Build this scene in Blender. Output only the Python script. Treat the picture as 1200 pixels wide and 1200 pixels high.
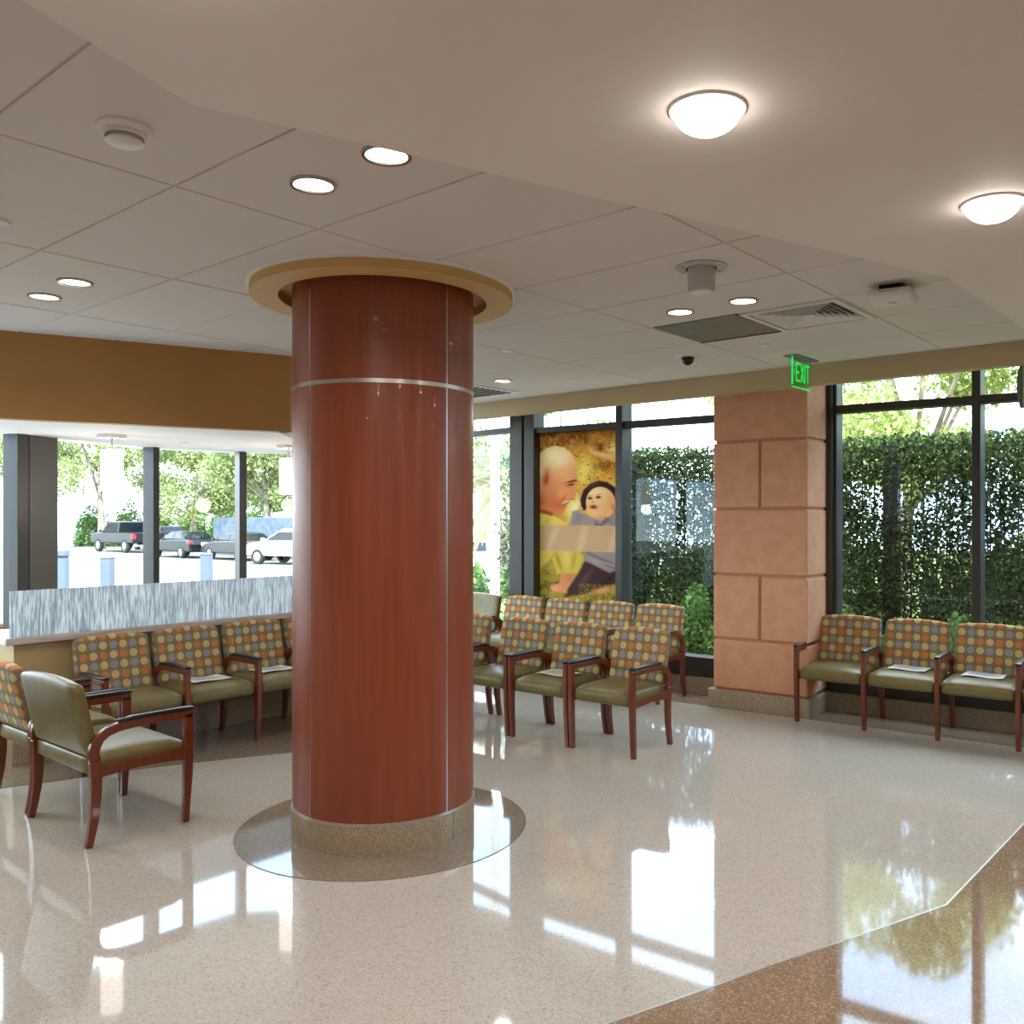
import bpy, bmesh, math, random
import numpy as np
from mathutils import Vector, Matrix
random.seed(7); rng = np.random.default_rng(7)
R = math.radians
for o in list(bpy.data.objects): bpy.data.objects.remove(o)
sc = bpy.context.scene
col = sc.collection

# ------------------------------------------------------------------ camera
F, CX, CY, YAW, HC = 1039.3, 676.8, 607.9, R(38.85), 1.6215     # pixels in the 1200 frame, metres
cam_d = bpy.data.cameras.new('camera'); cam = bpy.data.objects.new('camera', cam_d); col.objects.link(cam)
cam.location = (0, 0, HC); cam.rotation_euler = (R(90), 0, YAW)
cam_d.sensor_width = 36; cam_d.lens = F/1200*36
cam_d.shift_x = (600-CX)/1200; cam_d.shift_y = (CY-600)/1200; cam_d.clip_end = 400
sc.camera = cam
# ------------------------------------------------------------------ light and exposure
vs = sc.view_settings
vs.view_transform = 'Standard'; vs.look = 'None'; vs.gamma = 1.0; vs.use_curve_mapping = False
vs.exposure = 0.12
SKY, SUN, DOWN, DOME, PEND = 9.0, 12.0, 16.0, 14.0, 6.0
sun_d = bpy.data.lights.new('sun', 'SUN'); sun_d.energy = SUN; sun_d.angle = R(1); sun_d.color = (1, .95, .86)
sun = bpy.data.objects.new('sun', sun_d); col.objects.link(sun)
sun.rotation_euler = Vector((-.62, .34, -.86)).to_track_quat('-Z', 'Y').to_euler()
sun.location = (20, -12, 30)
world = bpy.data.worlds.new('sky'); sc.world = world; world.use_nodes = True
nt = world.node_tree; nt.nodes.clear()
def N(t, ty, **kw):
    n = t.nodes.new(ty)
    for k, v in kw.items(): setattr(n, k, v)
    return n
tc = N(nt, 'ShaderNodeTexCoord'); mp = N(nt, 'ShaderNodeMapping'); mp.inputs['Scale'].default_value = (1, 1, 2.2)
nz = N(nt, 'ShaderNodeTexNoise'); nz.inputs['Scale'].default_value = 2.2; nz.inputs['Detail'].default_value = 5
cr = N(nt, 'ShaderNodeValToRGB'); cr.color_ramp.elements[0].position = .42; cr.color_ramp.elements[1].position = .62
cr.color_ramp.elements[0].color = (.50, .68, 1.0, 1); cr.color_ramp.elements[1].color = (1, 1, 1, 1)
bg = N(nt, 'ShaderNodeBackground'); bg.inputs['Strength'].default_value = SKY; wo = N(nt, 'ShaderNodeOutputWorld')
nt.links.new(tc.outputs['Generated'], mp.inputs[0]); nt.links.new(mp.outputs[0], nz.inputs['Vector'])
nt.links.new(nz.outputs['Fac'], cr.inputs[0]); nt.links.new(cr.outputs[0], bg.inputs['Color']); nt.links.new(bg.outputs[0], wo.inputs[0])

# ------------------------------------------------------------------ pixel -> place helpers
RT = (math.cos(YAW), math.sin(YAW)); FW = (-math.sin(YAW), math.cos(YAW))
def at_z(px, py, z):                       # where the ray through a pixel meets the level z
    d = F*(HC-z)/(py-CY); x = (px-CX)/F*d
    return (x*RT[0]+d*FW[0], x*RT[1]+d*FW[1])
def at_d(px, d):                           # ground plan point at a view depth
    x = (px-CX)/F*d
    return (x*RT[0]+d*FW[0], x*RT[1]+d*FW[1])
def on_line(px, P, D):                     # ground plan: pixel column meets the line P + s D
    t = (px-CX)/F; rx, ry = t*RT[0]+FW[0], t*RT[1]+FW[1]
    det = rx*(-D[1])+ry*D[0]
    d = (P[0]*(-D[1])+P[1]*D[0])/det
    X, Y = rx*d, ry*d
    return (X-P[0])*D[0]+(Y-P[1])*D[1]

# ------------------------------------------------------------------ materials
def lin(c):
    return tuple(((v/255)/12.92 if v/255 <= .04045 else ((v/255+.055)/1.055)**2.4) for v in c[:3])+(1,)
def mat(name, c, rough=.5, metal=0, spec=.5, coat=0, emis=None, es=0):
    m = bpy.data.materials.new(name); m.use_nodes = True
    b = m.node_tree.nodes['Principled BSDF']
    b.inputs['Base Color'].default_value = lin(c); b.inputs['Roughness'].default_value = rough
    b.inputs['Metallic'].default_value = metal; b.inputs['Specular IOR Level'].default_value = spec
    b.inputs['Coat Weight'].default_value = coat
    if emis: b.inputs['Emission Color'].default_value = lin(emis); b.inputs['Emission Strength'].default_value = es
    return m
def P_(m): return m.node_tree, m.node_tree.nodes['Principled BSDF']
def vary(m, c2, scale=8, stretch=(1, 1, 1), lo=.4, hi=.6, detail=4, bump=0, coord='Object'):
    t, b = P_(m); tc = N(t, 'ShaderNodeTexCoord'); mp = N(t, 'ShaderNodeMapping'); mp.inputs['Scale'].default_value = stretch
    nz = N(t, 'ShaderNodeTexNoise'); nz.inputs['Scale'].default_value = scale; nz.inputs['Detail'].default_value = detail
    cr = N(t, 'ShaderNodeValToRGB'); cr.color_ramp.elements[0].position = lo; cr.color_ramp.elements[1].position = hi
    cr.color_ramp.elements[0].color = b.inputs['Base Color'].default_value[:]; cr.color_ramp.elements[1].color = lin(c2)
    t.links.new(tc.outputs[coord], mp.inputs[0]); t.links.new(mp.outputs[0], nz.inputs['Vector'])
    t.links.new(nz.outputs['Fac'], cr.inputs[0]); t.links.new(cr.outputs[0], b.inputs['Base Color'])
    if bump:
        bp = N(t, 'ShaderNodeBump'); bp.inputs['Strength'].default_value = bump; bp.inputs['Distance'].default_value = .01
        t.links.new(nz.outputs['Fac'], bp.inputs['Height']); t.links.new(bp.outputs[0], b.inputs['Normal'])
    return m
def terrazzo(name, base, dark, light, rough=.06, scale=170, amount=.5):
    m = mat(name, base, rough, spec=.5); t, b = P_(m)
    tc = N(t, 'ShaderNodeTexCoord')
    v = N(t, 'ShaderNodeTexVoronoi'); v.inputs['Scale'].default_value = scale
    sep = N(t, 'ShaderNodeSeparateColor')
    cr = N(t, 'ShaderNodeValToRGB'); cr.color_ramp.interpolation = 'CONSTANT'
    e = cr.color_ramp.elements; e[0].position = 0; e[0].color = lin(dark); e[1].position = .10; e[1].color = lin(base)
    x = e.new(.80); x.color = lin(light)
    mx = N(t, 'ShaderNodeMix', data_type='RGBA'); mx.inputs[0].default_value = amount
    mx.inputs[6].default_value = lin(base)
    n2 = N(t, 'ShaderNodeTexNoise'); n2.inputs['Scale'].default_value = 1.3; n2.inputs['Detail'].default_value = 3
    hs = N(t, 'ShaderNodeHueSaturation'); mr = N(t, 'ShaderNodeMapRange'); mr.inputs[3].default_value = .93; mr.inputs[4].default_value = 1.06
    L = t.links.new
    L(tc.outputs['Object'], v.inputs['Vector']); L(v.outputs['Color'], sep.inputs[0]); L(sep.outputs[0], cr.inputs[0])
    L(cr.outputs[0], mx.inputs[7]); L(tc.outputs['Object'], n2.inputs['Vector']); L(n2.outputs['Fac'], mr.inputs[0])
    L(mr.outputs[0], hs.inputs['Value']); L(mx.outputs[2], hs.inputs['Color']); L(hs.outputs[0], b.inputs['Base Color'])
    return m
M = {}
M['floor'] = terrazzo('terrazzo_cream', (186, 177, 166), (140, 127, 112), (204, 197, 188), .045)
M['floor_brown'] = terrazzo('terrazzo_brown', (142, 116, 96), (108, 86, 68), (190, 170, 150), .045)
M['floor_dark'] = terrazzo('terrazzo_umber', (132, 116, 100), (92, 80, 66), (168, 154, 138), .05)
M['granite'] = terrazzo('granite_base', (158, 138, 114), (122, 104, 82), (196, 180, 156), .3, 220, .7)
M['paint_ceiling'] = mat('painted_drywall', (230, 222, 215), .7, spec=.2)
M['tile'] = vary(mat('acoustic_tile', (220, 213, 207), .9, spec=.1), (214, 207, 200), 260, bump=.05)
M['tbar'] = mat('ceiling_grid_enamel', (196, 188, 180), .45)
M['orange'] = vary(mat('ochre_paint', (178, 134, 80), .65, spec=.25), (174, 130, 77), 3)
M['tan'] = mat('tan_collar_paint', (206, 168, 108), .6, spec=.25)
M['beige'] = vary(mat('beige_paint', (188, 167, 130), .65, spec=.25), (184, 163, 126), 3)
M['wall'] = mat('warm_wall_paint', (222, 210, 192), .7, spec=.2)
M['stone'] = vary(mat('sandstone_block', (214, 160, 126), .8, spec=.2), (208, 152, 118), 9, bump=.08)
M['joint'] = mat('sandstone_joint', (196, 142, 110), .9, spec=.1)
M['steel'] = mat('brushed_steel', (190, 186, 180), .3, 1)
M['chrome'] = mat('chrome', (215, 205, 198), .12, 1)
M['frame'] = mat('dark_bronze_frame', (62, 60, 57), .38, .3)
M['frame_grey'] = mat('grey_bronze_panel', (84, 80, 76), .5, .2)
M['black'] = mat('black_rubber', (24, 23, 25), .35)
M['white'] = mat('white_plastic', (226, 222, 218), .45)
M['grey_plastic'] = mat('grey_white_plastic', (190, 188, 186), .5)
M['panel_grey'] = vary(mat('grey_metal_panel', (136, 136, 130), .5, .3), (126, 124, 118), 4)
M['dark'] = mat('dark_slot', (22, 21, 20), .8)
M['paper'] = mat('white_paper', (232, 232, 228), .8)
M['ink'] = mat('grey_print', (150, 150, 155), .8)
M['laminate'] = vary(mat('speckled_countertop', (206, 194, 184), .4), (186, 172, 162), 40, (1, .15, 1))
M['knee_paint'] = mat('ochre_wall_paint', (182, 158, 112), .6, spec=.3)
# wood
def wood(name, a, b_, rough, coat, sx=30, sz=1.6):
    m = mat(name, a, rough, coat=coat); vary(m, b_, 6, (sx, sx, sz), .3, .72, 6); return m
M['cherry'] = wood('cherry_veneer', (144, 69, 37), (126, 55, 28), .38, .06, 5, .25)
M['chair_wood'] = wood('cherry_stained_wood', (122, 58, 30), (94, 42, 21), .34, .2, 20, 3)
M['vinyl'] = vary(mat('olive_vinyl', (122, 109, 66), .4, spec=.45), (114, 101, 60), 14, bump=.03)
# dotted upholstery: square grid of discs, yellow / orange / grey
def dots():
    m = mat('dotted_upholstery', (112, 98, 76), .85, spec=.2); t, b = P_(m); L = t.links.new
    tc = N(t, 'ShaderNodeTexCoord'); sp = N(t, 'ShaderNodeSeparateXYZ'); L(tc.outputs['Object'], sp.inputs[0])
    def mth(op, a, b2=None):
        n = N(t, 'ShaderNodeMath', operation=op)
        for i, s in enumerate((a, b2)):
            if s is None: continue
            if isinstance(s, (int, float)): n.inputs[i].default_value = s
            else: L(s, n.inputs[i])
        return n.outputs[0]
    pit = .067
    u = mth('ADD', mth('DIVIDE', sp.outputs[0], pit), 100.5); w = mth('ADD', mth('DIVIDE', sp.outputs[2], pit), 100.3)
    fu, fw = mth('SUBTRACT', mth('FRACT', u), .5), mth('SUBTRACT', mth('FRACT', w), .5)
    iu, iw = mth('FLOOR', u), mth('FLOOR', w)
    d = mth('SQRT', mth('ADD', mth('MULTIPLY', fu, fu), mth('MULTIPLY', fw, fw)))
    disc = mth('LESS_THAN', d, .40)
    par = mth('MODULO', mth('ADD', iu, iw), 2); row = mth('MODULO', iw, 2)
    def mix(f, a, b2):
        n = N(t, 'ShaderNodeMix', data_type='RGBA'); L(f, n.inputs[0])
        for i, s in ((6, a), (7, b2)):
            if isinstance(s, tuple): n.inputs[i].default_value = s
            else: L(s, n.inputs[i])
        return n.outputs[2]
    odd = mix(row, lin((204, 126, 72)), lin((156, 146, 146)))
    dc = mix(par, lin((206, 180, 118)), odd)
    # fine thread swirls on the ground cloth
    wv = N(t, 'ShaderNodeTexWave'); wv.inputs['Scale'].default_value = 22; wv.inputs['Distortion'].default_value = 9; wv.inputs['Detail'].default_value = 2
    L(tc.outputs['Object'], wv.inputs['Vector'])
    th = mth('GREATER_THAN', wv.outputs['Fac'], .93)
    ground = mix(th, lin((128, 114, 94)), lin((162, 146, 106)))
    nz = N(t, 'ShaderNodeTexNoise'); nz.inputs['Scale'].default_value = 160; L(tc.outputs['Object'], nz.inputs['Vector'])
    mr = N(t, 'ShaderNodeMapRange'); mr.inputs[3].default_value = .85; mr.inputs[4].default_value = 1.15; L(nz.outputs['Fac'], mr.inputs[0])
    hs = N(t, 'ShaderNodeHueSaturation'); L(mr.outputs[0], hs.inputs['Value']); L(mix(disc, ground, dc), hs.inputs['Color'])
    L(hs.outputs[0], b.inputs['Base Color'])
    return m
M['dots'] = dots()
# clear sheet glass: straight-through light plus a mirror share that grows to grazing
def glass(name, tint, ior=1.45):
    m = bpy.data.materials.new(name); m.use_nodes = True; t = m.node_tree; t.nodes.clear(); L = t.links.new
    tr = N(t, 'ShaderNodeBsdfTransparent'); tr.inputs[0].default_value = tint
    gl = N(t, 'ShaderNodeBsdfGlossy'); gl.inputs['Roughness'].default_value = .01
    # Schlick reflectance, the same from both faces of the thin sheet
    lw = N(t, 'ShaderNodeLayerWeight'); lw.inputs[0].default_value = .5
    pw = N(t, 'ShaderNodeMath', operation='POWER'); pw.inputs[1].default_value = 5; fr = N(t, 'ShaderNodeMapRange'); fr.inputs[3].default_value = .02; fr.inputs[4].default_value = 1
    L(lw.outputs['Facing'], pw.inputs[0]); L(pw.outputs[0], fr.inputs[0])
    mx = N(t, 'ShaderNodeMixShader'); out = N(t, 'ShaderNodeOutputMaterial')
    L(fr.outputs[0], mx.inputs[0]); L(tr.outputs[0], mx.inputs[1]); L(gl.outputs[0], mx.inputs[2]); L(mx.outputs[0], out.inputs[0])
    return m
M['glass'] = glass('window_glass', (.92, .97, .95, 1))
M['car_glass'] = mat('car_glass', (16, 22, 30), .1, spec=.4)
def ripple():
    m = bpy.data.materials.new('rippled_resin'); m.use_nodes = True; t = m.node_tree; t.nodes.clear(); L = t.links.new
    tc = N(t, 'ShaderNodeTexCoord'); mp = N(t, 'ShaderNodeMapping'); mp.inputs['Scale'].default_value = (1, 120, 9)
    nz = N(t, 'ShaderNodeTexNoise'); nz.inputs['Scale'].default_value = 1; nz.inputs['Detail'].default_value = 2
    cr = N(t, 'ShaderNodeValToRGB'); cr.color_ramp.elements[0].position = .38; cr.color_ramp.elements[1].position = .62
    cr.color_ramp.elements[0].color = lin((150, 158, 166)); cr.color_ramp.elements[1].color = lin((232, 236, 236))
    bp = N(t, 'ShaderNodeBump'); bp.inputs['Strength'].default_value = .6; bp.inputs['Distance'].default_value = .01
    df = N(t, 'ShaderNodeBsdfDiffuse'); tl = N(t, 'ShaderNodeBsdfTranslucent'); gl = N(t, 'ShaderNodeBsdfGlossy'); gl.inputs['Roughness'].default_value = .15
    tr = N(t, 'ShaderNodeBsdfTransparent')
    m1 = N(t, 'ShaderNodeMixShader'); m1.inputs[0].default_value = .6
    m2 = N(t, 'ShaderNodeMixShader'); m2.inputs[0].default_value = .12
    m3 = N(t, 'ShaderNodeMixShader'); m3.inputs[0].default_value = .12; out = N(t, 'ShaderNodeOutputMaterial')
    L(tc.outputs['Object'], mp.inputs[0]); L(mp.outputs[0], nz.inputs['Vector']); L(nz.outputs['Fac'], cr.inputs[0]); L(nz.outputs['Fac'], bp.inputs['Height'])
    for n in (df, tl): L(cr.outputs[0], n.inputs['Color'])
    L(bp.outputs[0], gl.inputs['Normal']); L(bp.outputs[0], df.inputs['Normal'])
    L(df.outputs[0], m1.inputs[1]); L(tl.outputs[0], m1.inputs[2]); L(m1.outputs[0], m2.inputs[1]); L(gl.outputs[0], m2.inputs[2])
    L(m2.outputs[0], m3.inputs[1]); L(tr.outputs[0], m3.inputs[2]); L(m3.outputs[0], out.inputs[0])
    return m
M['ripple'] = ripple()
def emit(name, c, s):
    m = bpy.data.materials.new(name); m.use_nodes = True; t = m.node_tree; t.nodes.clear()
    e = N(t, 'ShaderNodeEmission'); e.inputs[0].default_value = lin(c); e.inputs[1].default_value = s
    t.links.new(e.outputs[0], N(t, 'ShaderNodeOutputMaterial').inputs[0]); return m
M['lamp'] = emit('lamp_diffuser', (255, 250, 242), DOWN)
M['dome'] = emit('dome_diffuser', (255, 248, 240), DOME)
M['pend'] = emit('pendant_shade', (255, 246, 236), 4.0)
M['exit_green'] = emit('exit_green', (0, 230, 70), 1.1)
M['exit_edge'] = emit('exit_edge_glow', (0, 240, 90), 1.0)
M['sign_glass'] = mat('green_edge_glass', (96, 128, 112), .12)
def leafm(name, a, b_, trans=.35):
    m = bpy.data.materials.new(name); m.use_nodes = True; t = m.node_tree; t.nodes.clear(); L = t.links.new
    g = N(t, 'ShaderNodeNewGeometry'); cr = N(t, 'ShaderNodeValToRGB')
    cr.color_ramp.elements[0].color = lin(a); cr.color_ramp.elements[1].color = lin(b_)
    df = N(t, 'ShaderNodeBsdfDiffuse'); tl = N(t, 'ShaderNodeBsdfTranslucent'); mx = N(t, 'ShaderNodeMixShader'); mx.inputs[0].default_value = trans
    L(g.outputs['Random Per Island'], cr.inputs[0]); L(cr.outputs[0], df.inputs[0]); L(cr.outputs[0], tl.inputs[0])
    L(df.outputs[0], mx.inputs[1]); L(tl.outputs[0], mx.inputs[2]); L(mx.outputs[0], N(t, 'ShaderNodeOutputMaterial').inputs[0]); return m
M['leaf_oak'] = leafm('oak_leaves', (100, 116, 70), (176, 184, 126))
M['leaf_hedge'] = leafm('vine_leaves', (32, 44, 34), (84, 102, 62), .3)
M['leaf_bush'] = leafm('shrub_leaves', (64, 92, 48), (128, 156, 88), .35)
M['leaf_pale'] = leafm('pale_tree_leaves', (128, 148, 88), (206, 212, 140), .4)
M['leaf_palm'] = leafm('palm_fronds', (96, 124, 68), (190, 176, 118), .3)
M['bark'] = vary(mat('tree_bark', (150, 138, 122), .9), (112, 100, 88), 6)
M['asphalt'] = vary(mat('pale_concrete_lot', (128, 126, 123), .9, spec=.1), (118, 116, 113), 2)
M['lawn'] = vary(mat('ground_soil_green', (96, 112, 62), .95, spec=.05), (120, 128, 82), 5)
M['bollard'] = mat('blue_grey_bollard', (84, 92, 106), .6)
M['site_wall'] = vary(mat('pale_blue_site_wall', (96, 108, 120), .8), (80, 92, 104), 3)
M['metal_fence'] = mat('black_fence_steel', (48, 54, 62), .5, .4)
M['pole'] = mat('white_pole_paint', (235, 235, 232), .5)

# ------------------------------------------------------------------ mesh helpers
class MB:
    def __init__(s): s.v = []; s.f = []
    def add(s, vs_, fs):
        n = len(s.v); s.v += [tuple(p) for p in vs_]; s.f += [tuple(i+n for i in f) for f in fs]; return s
    def box(s, x0, x1, y0, y1, z0, z1):
        return s.add([(x0,y0,z0),(x1,y0,z0),(x1,y1,z0),(x0,y1,z0),(x0,y0,z1),(x1,y0,z1),(x1,y1,z1),(x0,y1,z1)],
                     [(3,2,1,0),(4,5,6,7),(0,1,5,4),(1,2,6,5),(2,3,7,6),(3,0,4,7)])
    def prism(s, poly, z0, z1):                     # plan polygon, counter-clockwise
        a = sum(poly[i][0]*poly[(i+1) % len(poly)][1]-poly[(i+1) % len(poly)][0]*poly[i][1] for i in range(len(poly)))
        if a < 0: poly = poly[::-1]
        n = len(poly)
        return s.add([(x,y,z0) for x,y in poly]+[(x,y,z1) for x,y in poly],
                     [tuple(range(n-1,-1,-1)), tuple(range(n,2*n))]+[(i,(i+1) % n,n+(i+1) % n,n+i) for i in range(n)])
    def wall(s, a, b, t, z0, z1):                   # upright slab from a to b, thickness t to the left of a->b
        dx, dy = b[0]-a[0], b[1]-a[1]; l = math.hypot(dx, dy); nx, ny = -dy/l*t, dx/l*t
        return s.prism([a, b, (b[0]+nx, b[1]+ny), (a[0]+nx, a[1]+ny)], z0, z1)
    def lathe(s, prof, n=32, cx=0, cy=0, a0=0, a1=2*math.pi):
        full = abs(a1-a0-2*math.pi) < 1e-6; m = n if full else n+1; k = len(prof); vs_ = []; fs = []
        for i in range(m):
            a = a0+(a1-a0)*i/n
            vs_ += [(cx+r*math.cos(a), cy+r*math.sin(a), z) for r, z in prof]
        for i in range(n):
            j = (i+1) % m
            for q in range(k-1): fs.append((i*k+q, j*k+q, j*k+q+1, i*k+q+1))
        return s.add(vs_, fs)
    def sweep_yz(s, path, th, xc=0):                # ribbon in the y-z plane: (y, z, width), thick th along x
        pts = [Vector((p[0], p[1])) for p in path]; n = len(pts); vs_ = []; fs = []
        for i, p in enumerate(pts):
            d = (pts[min(i+1, n-1)]-pts[max(i-1, 0)]).normalized(); nn = Vector((-d.y, d.x))*path[i][2]/2
            for q, sx in ((p+nn, -1), (p+nn, 1), (p-nn, 1), (p-nn, -1)): vs_.append((xc+sx*th/2, q.x, q.y))
        for i in range(n-1):
            for k in range(4): fs.append((i*4+k, i*4+(k+1) % 4, i*4+4+(k+1) % 4, i*4+4+k))
        fs += [(3,2,1,0), tuple(range(4*n-4, 4*n))]
        return s.add(vs_, fs)
    def tube(s, pts, rad, n=8):
        pts = [Vector(p) for p in pts]; m = len(pts); vs_ = []; fs = []
        for i, p in enumerate(pts):
            d = (pts[min(i+1, m-1)]-pts[max(i-1, 0)]).normalized()
            u = d.cross(Vector((0.3, .9, .2))).normalized(); w = d.cross(u); r = rad[i] if hasattr(rad, '__len__') else rad
            vs_ += [p+u*r*math.cos(2*math.pi*k/n)+w*r*math.sin(2*math.pi*k/n) for k in range(n)]
        for i in range(m-1):
            for k in range(n): fs.append((i*n+k, i*n+(k+1) % n, i*n+n+(k+1) % n, i*n+n+k))
        fs += [tuple(range(n-1, -1, -1)), tuple(range(m*n-n, m*n))]
        return s.add(vs_, fs)
    def rbox(s, c, h, r, n=6, fn=None):             # rounded box: centre, half sizes, corner radius, deform
        bm = bmesh.new(); bmesh.ops.create_cube(bm, size=2); bmesh.ops.subdivide_edges(bm, edges=bm.edges[:], cuts=n, use_grid_fill=True)
        idx = {}; vs_ = []
        for i, v in enumerate(bm.verts):
            idx[v] = i; p = []
            for k in range(3):                       # push the grid lines towards the edges, where the rounding is
                t = v.co[k]; t = math.copysign(1-(1-abs(t))**1.6, t) if abs(t) < 1 else t
                p.append(t*h[k])
            q = [max(-(h[k]-r), min(h[k]-r, p[k])) for k in range(3)]
            d = Vector([p[k]-q[k] for k in range(3)])
            w = Vector(q)+(d.normalized()*r if d.length > 1e-9 else Vector())
            w = (w.x+c[0], w.y+c[1], w.z+c[2]); vs_.append(fn(*w) if fn else w)
        fs = [tuple(idx[v] for v in f.verts) for f in bm.faces]; bm.free()
        return s.add(vs_, fs)
    def mesh(s, name, m, smooth=None):
        me = bpy.data.meshes.new(name); me.from_pydata(s.v, [], s.f)
        if m: me.materials.append(m)
        if smooth is not None:
            me.polygons.foreach_set('use_smooth', [True]*len(me.polygons))
            if smooth: me.set_sharp_from_angle(angle=R(smooth))
        me.update(); return me
def link(name, me, parent=None, loc=(0, 0, 0), rz=0):
    o = bpy.data.objects.new(name, me); col.objects.link(o); o.location = loc; o.rotation_euler = (0, 0, rz)
    if parent: o.parent = parent
    return o
def tag(o, label, cat=None, group=None, kind=None):
    o['label'] = label
    if cat: o['category'] = cat
    if group: o['group'] = group
    if kind: o['kind'] = kind
    return o
def build(mb, name, m, parent=None, smooth=None, bevel=0, loc=(0, 0, 0), rz=0, seg=2):
    o = link(name, mb.mesh(name, m, smooth), parent, loc, rz)
    if bevel:
        b = o.modifiers.new('bevel', 'BEVEL'); b.width = bevel; b.segments = seg; b.limit_method = 'ANGLE'; b.angle_limit = R(40)
    return o
def root(name, loc=(0, 0, 0), rz=0): return link(name, None, None, loc, rz)
MESH = {}
def cpart(key, name, m, fn, parent, smooth=None, bevel=0, loc=(0, 0, 0), rz=0):   # part whose mesh is shared by alike parts
    if key not in MESH: MESH[key] = fn().mesh(name, m, smooth)
    o = link(name, MESH[key], parent, loc, rz)
    if bevel:
        b = o.modifiers.new('bevel', 'BEVEL'); b.width = bevel; b.segments = 2; b.limit_method = 'ANGLE'; b.angle_limit = R(40)
    return o

# ------------------------------------------------------------------ the shell: floor
ZC, ZD, ZL, ZT = HC+1.2027, HC+1.05, HC+.644, 3.25        # tile ceiling, drywall ceiling, bay ceiling, roof
A4 = R(4.0); WD = (math.cos(A4), math.sin(A4)); WP = (-2.485, 7.25)    # the window wall: point and direction
def W(s, off=0): return (WP[0]+WD[0]*s+WD[1]*off, WP[1]+WD[1]*s-WD[0]*off)   # along the wall, off metres into the room
def PX(px, off=0): return on_line(px, W(0, off), WD)                    # image column -> distance along the wall
CORNER = W(PX(604))
BAY = [(-6.3, .9), (-7.05, 1.75), (-7.62, 2.62), (-8.05, 3.85), (-7.92, 4.64), (-7.45, 5.36)]     # bowed bay facade
FAR = [(-7.95, 5.9), (-8.05, 7.22)]
E2 = (6.0, W(8.6)[1])
fl_poly = [(-6.3, -4), (6, -4), (6, W(8.6)[1]+.2), (CORNER[0], CORNER[1]+.2), (-8.05, 7.35), (-8.1, 5.9), (-7.6, 5.4), (-8.1, 4.66), (-8.25, 3.85), (-7.8, 2.55), (-7.2, 1.6), (-6.45, .8)]
floor = tag(build(MB().prism(fl_poly, -.12, 0), 'floor', M['floor']), 'polished cream terrazzo floor of the waiting room', 'floor', kind='structure')
def inlay(name, poly, m, z, label):
    o = build(MB().prism(poly, -.004, z), name, m, floor); o['label'] = label; return o
edge = [(-2.9, -4), (-2.05, 1.30), (-1.714, 2.273), (-1.338, 3.30), (-1.13, 3.87), (-1.11, 5.17), (-1.1, 6.79)]
inlay('floor_path', edge+[(3.4, 6.9), (3.4, -4)], M['floor_brown'], .0012, 'brown terrazzo walkway')
inlay('floor_divider_strip', [(x-.004, y) for x, y in edge[1:]]+[(x+.004, y) for x, y in edge[1:]][::-1], M['steel'], .0018, 'thin metal strip between two terrazzo colours')
inlay('floor_border', [W(-4.5, .46), W(8, .46), W(8, -.1), W(-4.5, -.1)], M['floor_dark'], .0024, 'dark terrazzo border along the window wall')
inlay('floor_band', [(-6.35, 1.2), (-5.98, 2.16), (-5.84, 2.6), (-5.68, 2.99), (-5.54, 3.27), (-5.40, 3.545), (-5.2, 3.95), (-5.05, 4.4), (-5.3, 4.9), (-5.7, 5.3), (-7.2, 5.4), (-7.9, 4.6), (-8.0, 3.8), (-7.6, 2.7), (-6.9, 1.7)], M['floor_dark'], .003, 'dark terrazzo band in front of the low wall')
COL = (-3.753, 3.026); CR = .468
inlay('floor_ring', [(COL[0]+.75*math.cos(a*math.pi/48), COL[1]+.75*math.sin(a*math.pi/48)) for a in range(96)], M['floor_dark'], .0036, 'brown terrazzo circle around the column')

# ------------------------------------------------------------------ ceilings
ceil = tag(build(MB().prism([(-8.6, -4.2), (6.2, -4.2), (6.2, 8.4), (-8.6, 7.9)], ZT, ZT+.2), 'ceiling', M['wall']), 'pale acoustic tile ceiling hung on a metal grid', 'ceiling', kind='structure')
gx = [3.1366+k*1.2192 for k in range(-3, 4)]; gy = [1.578+k*.6096 for k in range(-4, 9)]
FY = 6.52
tile_pos = []
for V in gx:
    for k, Y in enumerate(gy):
        y1 = min(Y+.6096, FY)
        if y1-Y < .03: continue
        x0, x1 = -V, -V+1.2192
        if x1 > .7 or x0 < -7.9 or (abs(V-3.1366) < .01 and k == 9): continue      # bay 9 holds the vent and the access panel
        key = ('tile', round(y1-Y, 3))
        d = y1-Y
        t = cpart(key, 'ceiling_tile', M['tile'], lambda: MB().box(.006, 1.2132, .005, d-.005, -.004, .016), ceil, loc=(x0, Y, ZC), bevel=.004)
for V in gx:
    cpart('main_bar', 'grid_bar', M['tbar'], lambda: MB().box(-.011, .011, 0, FY-gy[0], .0, .03), ceil, loc=(-V, gy[0], ZC))
for Y in gy:
    if Y < FY-.02: cpart('cross_bar', 'grid_bar', M['tbar'], lambda: MB().box(-8.0, .6, -.006, .006, .002, .032), ceil, loc=(0, Y, ZC))
# lower drywall ceiling over the walkway
build(MB().prism([(-4.0, -4.1), (-2.6, -.15), (-1.95, .55), (-2.173, 1.138), (-1.166, 4.04), (-1.15, 5.35), (-1.14, 6.5), (6.1, 6.5), (6.1, -4.1)], ZD, ZD+.35),
      'ceiling_drywall', M['paint_ceiling'])
tag(bpy.data.objects['ceiling_drywall'], 'smooth lowered drywall ceiling over the brown walkway', 'ceiling', kind='structure')
# beige fascia in front of the window wall
tag(build(MB().box(-8.3, 6.0, FY, FY+.10, HC+1.042, ZT+.02), 'trim_1', M['beige']), 'beige painted fascia running above the windows and stone pier', 'fascia', kind='structure')
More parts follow.
